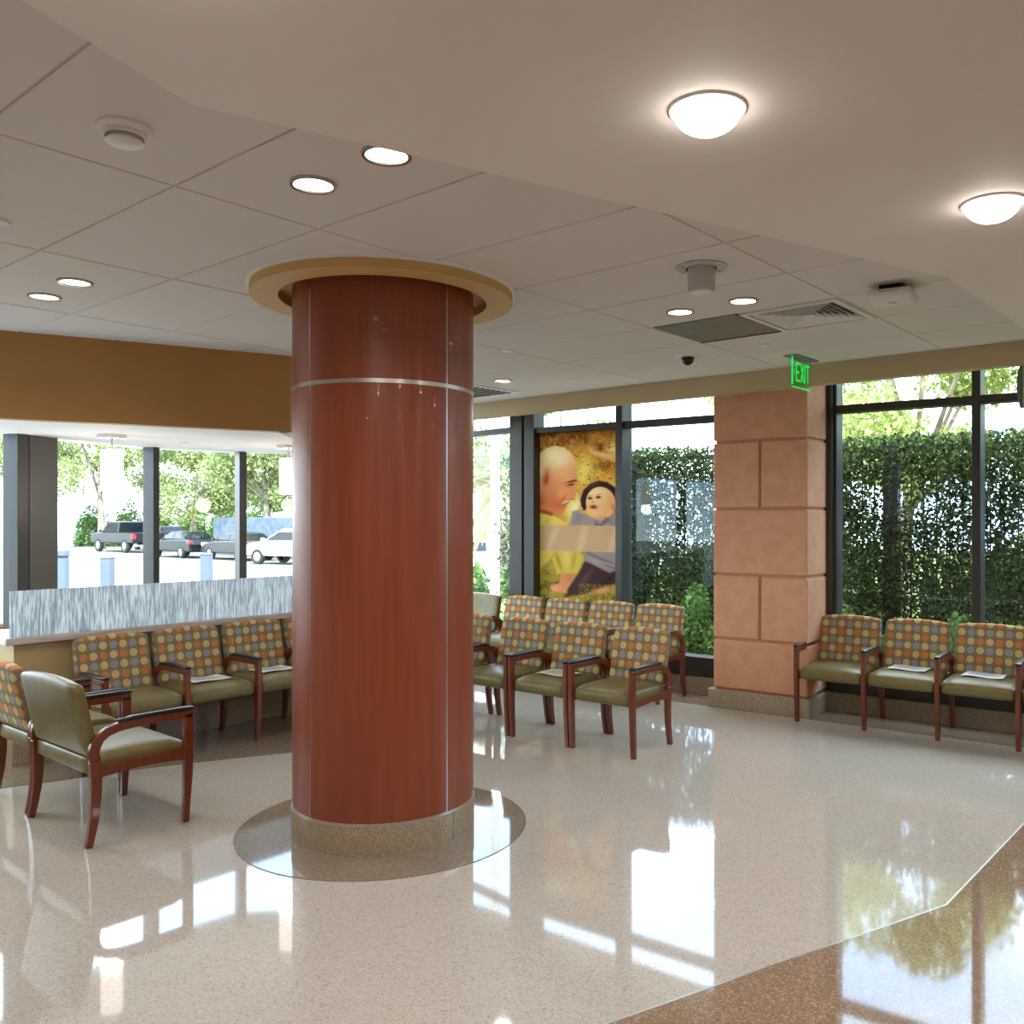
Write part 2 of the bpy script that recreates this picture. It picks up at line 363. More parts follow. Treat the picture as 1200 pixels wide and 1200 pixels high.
# ochre soffit over the bay and its low white ceiling
S1, S2, S3 = (-7.2, 0.0), (-5.743, 3.757), (-7.40, 5.42)
tag(build(MB().wall(S1, S2, .1, ZL-.004, ZC+.1).wall(S2, S3, .1, ZL-.004, ZC+.1), 'trim_2', M['orange']), 'ochre painted soffit face above the bay with the low wall', 'soffit', kind='structure')
tag(build(MB().prism([(-7.22, .02), (S2[0]-.02, S2[1]-.02), (S3[0]-.02, S3[1]), (-8.12, 4.7), (-8.25, 3.85), (-7.8, 2.55), (-7.25, 1.6)], ZL, ZL+.09), 'ceiling_bay', M['paint_ceiling']), 'low white ceiling of the bay with two pendant lamps', 'ceiling', kind='structure')
# closing walls outside the view
tag(build(MB().box(6.0, 6.15, -4.1, 8.2, 0, ZT), 'wall_right', M['wall']), 'plain warm white wall closing the lobby opposite the bay', 'wall', kind='structure')
tag(build(MB().box(-8.4, 6.1, -4.2, -4.05, 0, ZT), 'wall_back', M['wall']), 'plain warm white wall closing the lobby opposite the windows', 'wall', kind='structure')
tag(build(MB().wall((-6.45, -4.1), (-6.4, .95), .15, 0, ZT), 'wall_left', M['wall']), 'plain warm white wall beside the bay', 'wall', kind='structure')

tag(build(MB().prism([(-8.5, -4.2), (6.2, -4.2), (6.2, 8.0), (-6.6, 7.2), (-8.3, 7.5)], ZT+.2, 9.5), 'wall_sun_blocker', M['stone']), 'unseen stone clad block added above the lobby to shade the hedge', 'wall', kind='structure')  # unseen mass added over the roof to keep sun off hedge and near ground

# ------------------------------------------------------------------ flat window wall
def bar(rt, name, s0, s1, o0, o1, z0, z1, m, bev=.004):     # box in wall coordinates, o = distance into the room
    mb = MB().prism([W(s0, o0), W(s1, o0), W(s1, o1), W(s0, o1)], z0, z1)
    return build(mb, name, m, rt, bevel=bev)
ZH = 3.2; TR0, TR1 = 2.525, 2.587; SILL = .33; DEPTH = .19; OF = -.17     # OF: frames stand back from the curb face
def window(n, s0, s1, label, panes, left=True, right=True, clear=True):
    """panes: inner mullion spans [(a,b)...]; s0..s1 outer span"""
    rt = tag(root('window_%d' % n), label, 'window', kind='structure')
    edges = [s0]+[v for ab in panes for v in ab]+[s1]
    for a, b in panes: bar(rt, 'mullion', a, b, OF-.05, OF+DEPTH-.05, SILL, ZH, M['frame'])
    bar(rt, 'bottom_rail', s0, s1, OF-.04, OF+DEPTH-.05, .15, SILL, M['frame'])
    bar(rt, 'head_rail', s0, s1, OF-.04, OF+.06, ZH-.06, ZH, M['frame'])
    for k in range(0, len(edges), 2):
        a, b = edges[k], edges[k+1]
        bar(rt, 'transom', a, b, OF-.04, OF+.11, TR0, TR1, M['frame'])
        bar(rt, 'pane', a, b, OF, OF+.008, SILL, TR0, M['glass'], 0)
        bar(rt, 'pane', a, b, OF, OF+.008, TR1, ZH-.06, M['glass'], 0)
    return rt
fo = OF+DEPTH-.05
sp0, sp1 = PX(836, .42), PX(946, .42)         # pier front corners
mA = (PX(721, fo), PX(729, fo)); mB = (PX(1138.5, fo), PX(1149, fo))
jA = PX(618, fo)
jB = PX(975, fo)
w1 = window(1, jA, sp0+.05, 'dark framed window with a family photo print, left of the stone pier', [mA])
bar(w1, 'jamb', jA-.02, jA+.085, OF-.05, fo, SILL, ZH, M['frame'])
w2 = window(2, sp1-.04, 5.0, 'dark framed tall windows facing the hedge, right of the stone pier', [mB]+[(mB[0]+1.52*k, mB[0]+1.52*k+.075) for k in (1, 2, 3, 4)])
bar(w2, 'jamb', sp1-.04, jB, OF-.05, fo, SILL, ZH, M['frame'])
bar(w2, 'jamb', jB, jB+.03, OF-.05, fo-.03, SILL, ZH, M['frame'])
tag(build(MB().prism([W(5.0, .1), W(8.6, .1), W(8.6, -.1), W(5.0, -.1)], 0, ZT), 'wall_window_side', M['wall']), 'plain warm wall at the end of the window row', 'wall', kind='structure')
# granite curb under the windows
tag(build(MB().prism([W(jA-.4, .02), W(8.4, .02), W(8.4, OF-.1), W(jA-.4, OF-.1)], 0, .15), 'baseboard_window', M['granite']), 'speckled granite curb under the tall windows', 'baseboard', kind='structure')
# corner post and the window beyond it
post = tag(root('wall_post'), 'wide dark bronze corner post beside the photo print', 'post', kind='structure')
pL = PX(597, fo)
bar(post, 'post_face', pL, jA-.075, OF-.08, fo, 0, ZH, M['frame'])
bar(post, 'post_face', jA-.06, jA-.02, OF-.08, fo-.012, 0, ZH, M['frame'])
bar(post, 'post_groove', jA-.08, jA-.05, OF-.08, fo-.03, 0, ZH, M['dark'], 0)
w3 = tag(root('window_3'), 'dark framed corner window with palm and white pole outside', 'window', kind='structure')
Q0 = W(pL+.02, OF); Q1 = (-8.05, 7.30)
def seg(rt, name, a, b, t, z0, z1, m, bev=.003): return build(MB().wall(a, b, t, z0, z1), name, m, rt, bevel=bev)
seg(w3, 'pane', Q0, Q1, .008, SILL, TR0, M['glass'], 0); seg(w3, 'pane', Q0, Q1, .008, TR1, ZH, M['glass'], 0)
seg(w3, 'transom', Q0, Q1, .10, TR0+.03, TR1+.03, M['frame']); seg(w3, 'bottom_rail', Q0, Q1, .14, 0, SILL, M['frame'])
for a, b in ((Q1, FAR[0]), (FAR[0], BAY[-1])):
    seg(w3, 'pane', a, b, .008, SILL, ZH, M['glass'], 0); seg(w3, 'bottom_rail', a, b, .1, 0, SILL, M['frame']); seg(w3, 'transom', a, b, .1, TR0, TR1, M['frame'])
for x, y in (Q1, FAR[0]): build(MB().box(x-.06, x+.06, y-.06, y+.06, 0, ZT), 'mullion', M['frame'], w3)
# bay windows
w4 = tag(root('window_4'), 'dark framed bowed bay windows behind the low wall facing the car park', 'window', kind='structure')
def lerp(a, b, t): return (a[0]+(b[0]-a[0])*t, a[1]+(b[1]-a[1])*t)
for i in range(len(BAY)-1):
    a, b = BAY[i], BAY[i+1]
    seg(w4, 'pane', b, a, .008, .3, ZL+.08, M['glass'], 0); seg(w4, 'bottom_rail', b, a, .12, 0, .3, M['frame'])
def mull(px, w, dep, P, D, m=M['frame'], name='mullion'):
    s = on_line(px, P, D); l = math.hypot(*D); c = (P[0]+D[0]*s, P[1]+D[1]*s)
    n = (D[1], -D[0])
    if n[0]*(-c[0])+n[1]*(-c[1]) < 0: n = (-n[0], -n[1])
    q = [(c[0]+D[0]*a+n[0]*b, c[1]+D[1]*a+n[1]*b) for a, b in ((-w/2, -.05), (w/2, -.05), (w/2, dep), (-w/2, dep))]
    return build(MB().prism(q, 0, ZL+.08), name, m, w4, bevel=.004)
def unit(a, b): l = math.hypot(b[0]-a[0], b[1]-a[1]); return ((b[0]-a[0])/l, (b[1]-a[1])/l)
mull(176, .07, .075, BAY[2], unit(BAY[2], BAY[3]))
mull(281.5, .07, .075, BAY[3], unit(BAY[3], BAY[4]))
U2 = unit(BAY[1], BAY[3])
mull(43, .27, .07, BAY[2], U2, M['frame_grey'], 'post_panel'); mull(16, .10, .09, BAY[2], U2)
for k in (0, 1, 5): build(MB().box(BAY[k][0]-.06, BAY[k][0]+.06, BAY[k][1]-.06, BAY[k][1]+.06, 0, ZL+.08), 'mullion', M['frame'], w4)

# ------------------------------------------------------------------ stone pier
pier = tag(root('wall_pier'), 'salmon stone block pier between the tall windows', 'pier', kind='structure')
bar(pier, 'core', sp0+.02, sp1-.02, OF-.1, .40, .1, ZH, M['joint'], 0)
zs = [.155, .59, 1.142, 1.705, 2.283, 2.85, 3.2]; smid = PX(890.5, .42); g = .011
for i in range(6):
    cuts = [sp0, smid, sp1] if i in (1, 3) else [sp0, sp1]
    for a, b in zip(cuts[:-1], cuts[1:]):
        bar(pier, 'stone_block', a+(g if a == smid else 0), b-(g if b == smid else 0), OF-.1, .42, zs[i]+g, zs[i+1]-g, M['stone'], .012)
bar(pier, 'granite_base', sp0-.035, sp1+.03, OF-.1, .455, 0, .155, M['granite'], .006)

# ------------------------------------------------------------------ column
colr = tag(root('column', (COL[0], COL[1], 0)), 'round cherry veneer column with steel bands on a granite base', 'column', kind='structure')
cdir = math.atan2(-COL[1], -COL[0])
phis = [-.875, .709, .709+math.pi/2, .709+math.pi]
angs = sorted((cdir+p) % (2*math.pi) for p in phis); gapA = .004/CR
zb, zj = .152, 2.285
for i in range(4):
    a, b = angs[i], angs[(i+1) % 4]+(2*math.pi if i == 3 else 0)
    for z0, z1 in ((zb+.008, zj-.009), (zj+.009, ZC)):
        build(MB().lathe([(CR-.02, z0), (CR, z0), (CR, z1), (CR-.02, z1)], 24, a0=a+gapA, a1=b-gapA), 'wood_panel', M['cherry'], colr, smooth=40)
    build(MB().lathe([(CR-.02, zb), (CR-.001, zb), (CR-.001, ZC), (CR-.02, ZC)], 2, a0=a-gapA*1.2, a1=a+gapA*1.2), 'joint_strip', M['steel'], colr)
build(MB().lathe([(CR-.02, zj-.01), (CR+.001, zj-.01), (CR+.001, zj+.01), (CR-.02, zj+.01)], 96), 'steel_band', M['steel'], colr, smooth=40)
build(MB().lathe([(CR-.02, zb-.006), (CR+.002, zb-.006), (CR+.002, zb+.008), (CR-.02, zb+.008)], 96), 'steel_band', M['steel'], colr, smooth=40)
build(MB().lathe([(CR-.03, 0), (CR-.03, ZC)], 64), 'core', M['dark'], colr, smooth=40)
jb = cdir+.80
for a, b in ((jb, jb+math.pi), (jb+math.pi, jb+2*math.pi)):
    build(MB().lathe([(CR-.03, 0), (CR+.004, 0), (CR+.004, zb-.006), (CR-.03, zb-.006)], 48, a0=a+.003, a1=b-.003), 'granite_base', M['granite'], colr, smooth=40)
ringo = tag(build(MB().lathe([(.538, ZC+.03), (.538, ZC-.055), (.677, ZC-.055), (.677, ZC+.03)], 96, COL[0], COL[1]), 'trim_3', M['tan'], smooth=40), 'ochre ring collar under the ceiling around the column', 'collar', kind='structure')
build(MB().lathe([(.675, ZC-.012), (.692, ZC-.012), (.695, ZC-.004)], 96, COL[0], COL[1]), 'collar_flange', M['white'], ringo, smooth=40)
build(MB().lathe([(CR-.01, ZC-.010), (.54, ZC-.010)], 96, COL[0], COL[1]), 'collar_infill', M['orange'], ringo)

# ------------------------------------------------------------------ low wall with counter and rippled screen
KX0, KX1, KY0, KY1 = -7.0, -6.5, 2.2, 5.0
kw = tag(root('wall_low'), 'ochre low wall with granite base behind the chair row', 'low wall', kind='structure')
build(MB().box(KX0, KX1, KY0, KY1, .2, .797), 'body', M['knee_paint'], kw, bevel=.004)
build(MB().box(KX0-.01, KX1+.01, KY0-.01, KY1, 0, .2), 'granite_base', M['granite'], kw, bevel=.003)
tag(build(MB().box(KX0-.06, KX1+.045, KY0-.06, KY1, .80, .845), 'countertop', M['laminate'], bevel=.005), 'speckled pale countertop capping the ochre low wall', 'countertop')
tag(build(MB().box(-6.485, -6.47, KY0-.03, KY1, .845, 1.15), 'privacy_screen', M['ripple'], bevel=.002), 'frosted rippled glass screen standing on the pale countertop', 'screen')

# ------------------------------------------------------------------ chairs
TH = .034
def side_frame(rt, x, arm=True):
    """front leg, arm with pad, rear leg and side rail of one chair side (shared meshes)"""
    cpart('fleg', 'leg', M['chair_wood'], lambda: MB().sweep_yz([(-.230, 0, .032), (-.236, .12, .038), (-.243, .25, .046), (-.245, .36, .05), (-.245, .578, .05)], TH), rt, 30, .005, (x, 0, 0))
    rear = [(.262, 0, .034), (.246, .07, .038), (.232, .16, .044), (.226, .25, .05), (.226, .34, .053), (.232, .42, .053)]
    cpart('rleg', 'leg', M['chair_wood'], lambda: MB().sweep_yz(rear, TH), rt, 30, .005, (x, 0, 0))
    a = [(.232, .42, .053), (.238, .46, .052), (.230, .495, .050), (.210, .530, .048), (.172, .557, .046), (.115, .572, .044), (.03, .578, .041), (-.27, .576, .038)]
    ao = cpart('arm', 'arm', M['chair_wood'], lambda: MB().sweep_yz(a, TH), rt, 30, .005, (x, 0, 0))
    cpart('pad', 'arm_pad', M['black'], lambda: MB().rbox((0, -.078, .605), (.0215, .196, .012), .0105, 3, lambda X, Y, Z: (X, Y, Z-(max(0, Y-.04)**2)*.7)), ao, 60)
    def rail():
        m = MB(); n = 10; vs_ = []; fs = []
        for i in range(n+1):
            y = -.225+.44*i/n; zb_ = .335+.012*math.sin(math.pi*i/n)
            for z, sx in ((zb_, -1), (zb_, 1), (.398, 1), (.398, -1)): vs_.append((sx*TH*.36, y, z))
        for i in range(n):
            for k in range(4): fs.append((i*4+k, i*4+(k+1) % 4, i*4+4+(k+1) % 4, i*4+4+k))
        fs += [(3,2,1,0), tuple(range(4*n, 4*n+4))]
        return m.add(vs_, fs)
    cpart('rail', 'side_rail', M['chair_wood'], rail, rt, None, .003, (x, 0, 0))
def seat_pad(rt, x, hw):
    def f(X, Y, Z):
        u = X/hw
        if Z > .395: Z += .018*(1-u*u)*(1-((Y+.01)/.25)**2)
        return (X, Y, Z-(.012 if Y < -.2 and Z > .4 else 0))
    cpart(('seat', round(hw, 3)), 'seat', M['vinyl'], lambda: MB().rbox((0, -.015, .393), (hw, .238, .052), .036, 7, f), rt, 60, 0, (x, 0, 0))
def back_pad(rt, x, hw, m):
    def f(X, Y, Z):
        t = (Z-.43)/.37; u = X/hw
        y = Y+.215+.085*t+.02*(1-u*u)*math.sin(math.pi*min(1, max(0, t)))*.6
        if t > .5: Z += .022*(1-u*u)*(t-.5)*2
        return (X*(1-.02*t), y, Z)
    cpart(('back', round(hw, 3), m.name), 'backrest', m, lambda: MB().rbox((0, 0, .615), (hw, .034, .185), .026, 9, f), rt, 60, 0, (x, 0, 0))
    cpart(('backrail', round(hw, 3)), 'back_rail', M['vinyl'], lambda: MB().rbox((0, .222, .385), (hw, .02, .042), .012, 3), rt, 60, 0, (x, 0, 0))
def chair(x, y, rz, label, half=.255, fabric='dots', group=None, name='waiting_chair'):
    rt = tag(root(name, (x, y, 0), rz), label, 'chair', group)
    for s in (-1, 1): side_frame(rt, s*half)
    seat_pad(rt, 0, half-.019); back_pad(rt, 0, half-.019, M[fabric])
    return rt
PITCH = .535
def bench(x, y, rz, n, label, group=None):
    """n seats joined in a row, origin at the first side frame"""
    rt = tag(root('joined_chairs', (x, y, 0), rz), label, 'chairs', group)
    for i in range(n+1): side_frame(rt, i*PITCH)
    for i in range(n): seat_pad(rt, (i+.5)*PITCH, PITCH/2-.019); back_pad(rt, (i+.5)*PITCH, PITCH/2-.014, M['dots'])
    return rt
# middle row
r3 = R(3); A0 = (-3.724, 5.112)
mids = ['dotted armchair at the open end of the freestanding row, nearest the stone pier', 'dotted armchair with a paper sheet on its seat, second in the freestanding row',
        'dotted armchair with an empty seat, third in the freestanding row from the pier', 'dotted armchair behind the round column, last in the freestanding row']
for k in range(4):
    d = .553*k+(.05 if k == 3 else 0)
    chair(A0[0]-d*math.cos(r3), A0[1]-d*math.sin(r3), r3, mids[k], group='freestanding row of armchairs')
# row under the photo print, with the wide olive chair at its end
x0 = -4.33-4*PITCH*math.cos(A4); yc = 6.70
def wy(x, c): return c+math.tan(A4)*(x+4.33)
bench(x0, wy(x0, yc), A4, 4, 'row of four joined dotted chairs under the family photo print')
chair(x0-.415, wy(x0-.4, yc), A4, 'wide armchair with a plain olive back beside the dark corner post', .37, 'vinyl', name='wide_chair')
# row on the right
RX, RY = -3.10, 6.86
bench(RX, RY, A4, 5, 'row of joined dotted chairs under the hedge windows right of the pier')
# row against the low wall
bench(-6.105, 2.50, R(90), 4, 'row of four joined dotted chairs against the ochre low wall')
# row on the far side of the low wall and one chair at the bay window
bench(-7.42, 4.5, R(-90), 3, 'row of joined dotted chairs on the bay side of the low wall')
c = at_d(-14, 6.5)
chair(c[0], c[1], R(72), 'dotted armchair by the wide bay post left of the countertop end')
# foreground pair seen from behind
chair(-4.975, 2.150, R(180), 'wide olive vinyl armchair with its back turned, beside the round column', .36, 'vinyl', name='wide_chair')
chair(-5.665, 2.165, R(180), 'dotted armchair with its back turned, next to the wide olive chair')

# paper notices on seats
def sheet(x, y, rz, label, z=.465):
    rt = tag(root('paper_sheet', (x, y, z), rz), label, 'paper', 'paper notices left on seats')
    def f():
        m = MB(); n = 6; v = []; q = []
        for i in range(n+1):
            for j in range(2): v.append((-.14+.28*i/n, -.108+.216*j, .004*math.sin(i*1.1)+.004))
        for i in range(n): q.append((2*i, 2*i+2, 2*i+3, 2*i+1))
        return m.add(v, q)
    cpart('sheet', 'page', M['paper'], f, rt)
    for k in range(3): cpart(('ink', k), 'print_line', M['ink'], lambda: MB().box(-.1, .1-.03*k, -.05+.045*k, -.038+.045*k, .0085, .0092), rt)
    return rt
def bx(x, y, rz, lx, ly): c, s = math.cos(rz), math.sin(rz); return (x+lx*c-ly*s, y+lx*s+ly*c)
sheet(*bx(RX, RY, A4, 1.5*PITCH, .03), A4, 'white paper sheet on the second seat from the stone pier')
sheet(*bx(RX, RY, A4, 2.5*PITCH, .03), A4, 'white paper sheet on the third seat from the stone pier')
sheet(*bx(-6.105, 2.5, R(90), 1.5*PITCH, .0), R(90), 'white paper sheet on the second seat of the low wall row')
sheet(*bx(-6.105, 2.5, R(90), 2.5*PITCH, .0), R(90), 'white paper sheet on the third seat of the low wall row')
sheet(A0[0]-.553, A0[1]-.03, r3, 'white paper sheet on a seat of the freestanding armchair row')

# ------------------------------------------------------------------ photo print in the window (flat print painted as face colours)
def photo_print():
    s0, s1 = PX(628, OF+.03), mA[0]; z0, z1 = .78, TR0
    nx, ny = 150, 340
    u, v = np.meshgrid((np.arange(nx)+.5)/nx, (np.arange(ny)+.5)/ny)
    X = 100+480*u; Y = 85+1060*v*1.0                               # drawing units of the print
    def noise(f, seed):
        g = np.random.default_rng(seed); o = np.zeros_like(u); amp = 1
        for k in range(4):
            n = max(3, int(f*2**k)); lat = g.random((n*2+3, n+3)); a = u*n; b = v*n*2
            i, j = a.astype(int), b.astype(int); fa, fb = a-i, b-j; fa = fa*fa*(3-2*fa); fb = fb*fb*(3-2*fb)
            o += amp*((lat[j, i]*(1-fa)+lat[j, i+1]*fa)*(1-fb)+(lat[j+1, i]*(1-fa)+lat[j+1, i+1]*fa)*fb); amp *= .55
        return (o-o.mean())/o.std()
    C = np.zeros(u.shape+(3,))
    def put(mask, c): 
        m_ = np.clip(mask, 0, 1)[..., None]; C[:] = C*(1-m_)+np.array(c, float)*m_
    def ell(cx, cy, rx, ry, ang=0, soft=6):
        a = R(ang); dx, dy = X-cx, Y-cy; p = (dx*math.cos(a)+dy*math.sin(a))/rx; q = (-dx*math.sin(a)+dy*math.cos(a))/ry
        return (1-np.sqrt(p*p+q*q))*min(rx, ry)/soft+.5
    def poly(pts, soft=0):
        m_ = np.zeros(u.shape, bool); j = len(pts)-1
        for i in range(len(pts)):
            (xi, yi), (xj, yj) = pts[i], pts[j]
            cross = ((yi > Y) != (yj > Y)) & (X < (xj-xi)*(Y-yi)/(yj-yi+1e-9)+xi); m_ ^= cross; j = i
        return m_.astype(float)
    n1, n2, n3, n4 = noise(5, 1), noise(9, 2), noise(16, 3), noise(30, 4)
    def blur(a, r):
        for ax in (0, 1):
            p = np.pad(a, [(r, r) if k == ax else (0, 0) for k in (0, 1)], 'edge'); c_ = np.cumsum(p, ax); n_ = 2*r+1
            z = np.zeros_like(np.take(c_, [0], ax)); c_ = np.concatenate([z, c_], ax)
            a = (np.take(c_, range(n_, c_.shape[ax]), ax)-np.take(c_, range(0, c_.shape[ax]-n_), ax))/n_
        return a
    def sp(pts, r=1): return blur(poly(pts), r)
    def gl(cx, cy, rx, ry, ang=0):                                   # soft glow
        a = R(ang); dx, dy = X-cx, Y-cy; p = (dx*math.cos(a)+dy*math.sin(a))/rx; q = (-dx*math.sin(a)+dy*math.cos(a))/ry
        return np.exp(-(p*p+q*q)*1.2)
    # autumn leaves
    put(np.ones_like(u), (206, 134, 52)); put(np.clip(.35+n2*.3+n3*.25, 0, 1), (240, 182, 66)); put(np.clip((250-Y)/190+n2*.3+n3*.25, 0, 1), (126, 68, 32))
    put(np.clip(n3*.5+n4*.3-.35, 0, .8)*np.clip((330-Y)/200, 0, 1), (206, 132, 52)); put(np.clip(gl(380, 330, 60, 110)+n4*.25*gl(380, 330, 90, 140), 0, 1), (252, 214, 112))
    put(np.clip(gl(330, 570, 70, 110), 0, 1), (254, 230, 156)); put(np.clip((gl(500, 300, 85, 50)*1.2+n4*.35-.15), 0, .85)*gl(500, 300, 110, 70), (132, 80, 34))
    put(np.clip(gl(548, 205, 45, 45)+n4*.2*gl(548, 205, 60, 60), 0, 1), (255, 228, 140)); put(np.clip(gl(540, 420, 60, 60)*.7+n4*.1, 0, .8), (246, 190, 84))
    put(np.clip(n4*.9-.7, 0, .7)*(X > 330)*(Y < 620), (150, 92, 34))
    put(sp([(400, 182), (420, 186), (432, 205), (470, 220), (580, 250), (580, 305), (510, 272), (440, 246), (408, 222)], 2), (234, 160, 92)); put(gl(480, 238, 70, 9, 15)*.6, (252, 196, 130))
    # grandfather in profile
    put(sp([(100, 350), (170, 420), (215, 590), (190, 615), (100, 590)], 2), (204, 106, 56))
    put(sp([(100, 592), (150, 590), (185, 606), (235, 628), (262, 650), (278, 676), (100, 676)], 2), (238, 198, 98)); put(sp([(104, 572), (150, 580), (200, 600), (196, 616), (150, 600), (104, 590)], 2), (150, 78, 44)); put(gl(170, 650, 20, 30, 20)*.5, (190, 140, 60))
    head = sp([(100, 300), (106, 250), (126, 207), (165, 177), (215, 166), (265, 180), (305, 214), (328, 258), (338, 310), (341, 350), (337, 382), (345, 400), (336, 424), (329, 450), (333, 478), (331, 500), (322, 514), (304, 515), (294, 523), (295, 534), (284, 545), (281, 560), (271, 574), (264, 594), (246, 608), (216, 600), (180, 580), (150, 574), (112, 570), (100, 560)], 1)
    put(head, (232, 146, 92))
    def sh(f, c): put(np.clip(f, 0, 1)*head, c)
    sh(gl(205, 225, 130, 95), (252, 216, 160)); sh(gl(240, 250, 90, 70)*.6, (255, 226, 172)); sh(gl(118, 330, 36, 110), (252, 222, 170)); sh(np.clip(n4*.3, 0, .3)*gl(140, 260, 80, 110), (226, 190, 140))
    sh(gl(280, 350, 55, 45)*.5, (250, 188, 128)); sh(gl(225, 545, 70, 60)*.75, (212, 100, 60)); sh(gl(255, 470, 45, 40)*.7, (244, 158, 104)); sh(gl(200, 470, 40, 70)*.5, (216, 118, 72)); sh(gl(130, 520, 50, 60)*.7, (198, 98, 54))
    for yy in (332, 350, 367): sh((np.exp(-((Y-yy-5*np.sin(X/16))/3.0)**2))*gl(300, yy, 42, 20)*.5, (206, 126, 78))
    sh(gl(312, 397, 34, 7, -14)*1.3, (112, 62, 42)); sh(gl(306, 418, 17, 6, -12)*1.3, (84, 44, 36)); sh(gl(283, 425, 20, 10, 30)*.4, (196, 108, 68)); sh(gl(315, 492, 18, 16)*.7, (240, 148, 100)); sh(gl(312, 511, 16, 4)*.8, (160, 72, 48))
    sh(gl(262, 505, 6, 36, 28)*.55, (186, 88, 56)); sh(gl(272, 530, 20, 6, -30)*1.2, (250, 232, 200)); sh(gl(264, 541, 24, 4, -32)*.9, (160, 66, 48)); sh(gl(160, 378, 24, 60, 6)*1.3, (216, 116, 74)); sh(gl(163, 384, 10, 36, 6), (164, 74, 48)); sh(gl(158, 430, 12, 16), (226, 134, 92))
    # child
    put(sp([(312, 588), (350, 578), (385, 600), (440, 638), (500, 640), (548, 596), (580, 585), (580, 676), (298, 676)], 2), (166, 142, 138)); put(gl(350, 620, 22, 50, 20)*.5, (138, 114, 112)); put(gl(520, 640, 20, 60, -30)*.5, (138, 114, 112)); put(gl(376, 588, 24, 14)*1.2, (240, 162, 112))
    hat = sp([(378, 585), (362, 550), (359, 508), (376, 455), (412, 416), (460, 398), (505, 408), (540, 436), (566, 456), (562, 474), (548, 482), (562, 540), (568, 585), (552, 604), (530, 560), (470, 450), (400, 500), (392, 570)], 1)
    put(hat, (70, 44, 42)); put(gl(430, 420, 60, 14, -25)*hat*.5, (112, 78, 70))
    face = np.clip(ell(470, 536, 80, 100, -6, 5), 0, 1); put(face, (250, 188, 130)); 
    def sf(f, c): put(np.clip(f, 0, 1)*face, c)
    sf(gl(440, 470, 60, 40)*.8, (255, 214, 164)); sf(gl(420, 560, 26, 24)*.5, (246, 166, 116)); sf(gl(495, 570, 40, 50)*.6, (240, 164, 108)); sf(gl(470, 628, 50, 20)*.6, (222, 138, 90)); sf(gl(530, 520, 30, 80)*.6, (232, 152, 100))
    put(gl(537, 562, 17, 32)*1.2, (238, 156, 106)); put(gl(538, 562, 7, 18)*.7, (196, 106, 70))
    sf(gl(413, 506, 12, 8)*1.3, (84, 50, 42)); sf(gl(458, 500, 13, 8)*1.3, (84, 50, 42)); sf(gl(410, 490, 15, 4, -8)*.7, (196, 126, 86)); sf(gl(460, 482, 18, 4, -8)*.7, (196, 126, 86)); sf(gl(428, 530, 10, 6)*.8, (222, 138, 94)); sf(gl(432, 560, 19, 10, 4)*1.4, (138, 52, 46)); sf(gl(434, 576, 18, 4)*.6, (226, 132, 104))
    put(sp([(438, 640), (468, 668), (500, 622), (522, 640), (482, 676), (440, 676)], 1), (126, 104, 106))
    # plain band and lower picture
    band = ((Y > 676) & (Y < 838)).astype(float); put(band, (208, 164, 124)); put(band*np.clip(gl(200, 760, 18, 120, 18)+gl(370, 760, 20, 120, 12)+gl(540, 760, 18, 120, 15), 0, .6), (228, 190, 152))
    lo = (Y >= 838)
    put(lo.astype(float), (178, 148, 62)); put(lo*np.clip(n3*.4+.15+(Y-1020)/260+n4*.2, 0, .85), (104, 82, 34)); put(lo*np.clip(n4*.5-.2, 0, .6), (208, 184, 88))
    put(lo*sp([(100, 830), (222, 830), (182, 900), (100, 985)], 2), (226, 190, 84)); leg = lo*sp([(215, 830), (345, 830), (378, 870), (352, 978), (225, 990), (195, 890)], 2); put(leg, (222, 184, 86)); put(leg*gl(232, 900, 14, 70, -18)*.7, (166, 126, 50)); put(leg*gl(320, 900, 12, 70, 10)*.6, (180, 140, 58)); put(leg*gl(280, 880, 20, 60)*.5, (244, 212, 116))
    foot = lo*sp([(245, 985), (335, 980), (306, 1050), (278, 1110), (240, 1108), (190, 1095), (184, 1066), (236, 1046)], 2); put(foot, (230, 148, 100)); put(foot*gl(215, 1080, 40, 22)*.7, (246, 176, 130)); put(foot*gl(300, 1010, 30, 40)*.5, (204, 116, 74))
    shirt = lo*sp([(382, 830), (580, 830), (580, 960), (520, 970), (385, 905)], 2); put(shirt, (160, 138, 136)); put(shirt*np.clip(gl(470, 880, 80, 7, 22)+gl(520, 930, 70, 6, 18)+gl(430, 860, 40, 6, 30), 0, .7), (118, 98, 102)); put(shirt*gl(450, 905, 60, 8, 24)*.6, (188, 168, 164))
    pant = lo*sp([(385, 898), (520, 968), (580, 930), (580, 1020), (480, 1060), (400, 1100), (280, 1125), (288, 1080), (340, 990)], 2); put(pant, (76, 52, 54)); put(pant*gl(390, 1000, 16, 90, 35)*.6, (110, 82, 82)); put(pant*gl(520, 1000, 12, 60, 50)*.6, (48, 32, 36))
    put(lo*gl(480, 1078, 60, 20, -15)*1.2, (226, 150, 104)); put(lo*np.clip(((X*.9+n3*30) % 26 < 7)*(Y > 1040)*(X > 350)*.7, 0, 1), (190, 158, 72))
    C = np.clip(C, 0, 255)/255.
    Lc = np.where(C <= .04045, C/12.92, ((C+.055)/1.055)**2.4)
    o3 = OF+.03
    vs_, fs = [], []
    for j in range(ny+1):
        z = z1+(z0-z1)*j/ny
        for i in range(nx+1): vs_.append(W(s0+(s1-s0)*i/nx, o3)+(z,))
    for j in range(ny):
        for i in range(nx): a = j*(nx+1)+i; fs.append((a, a+nx+1, a+nx+2, a+1))
    me = bpy.data.meshes.new('photo_print'); me.from_pydata(vs_, [], fs)
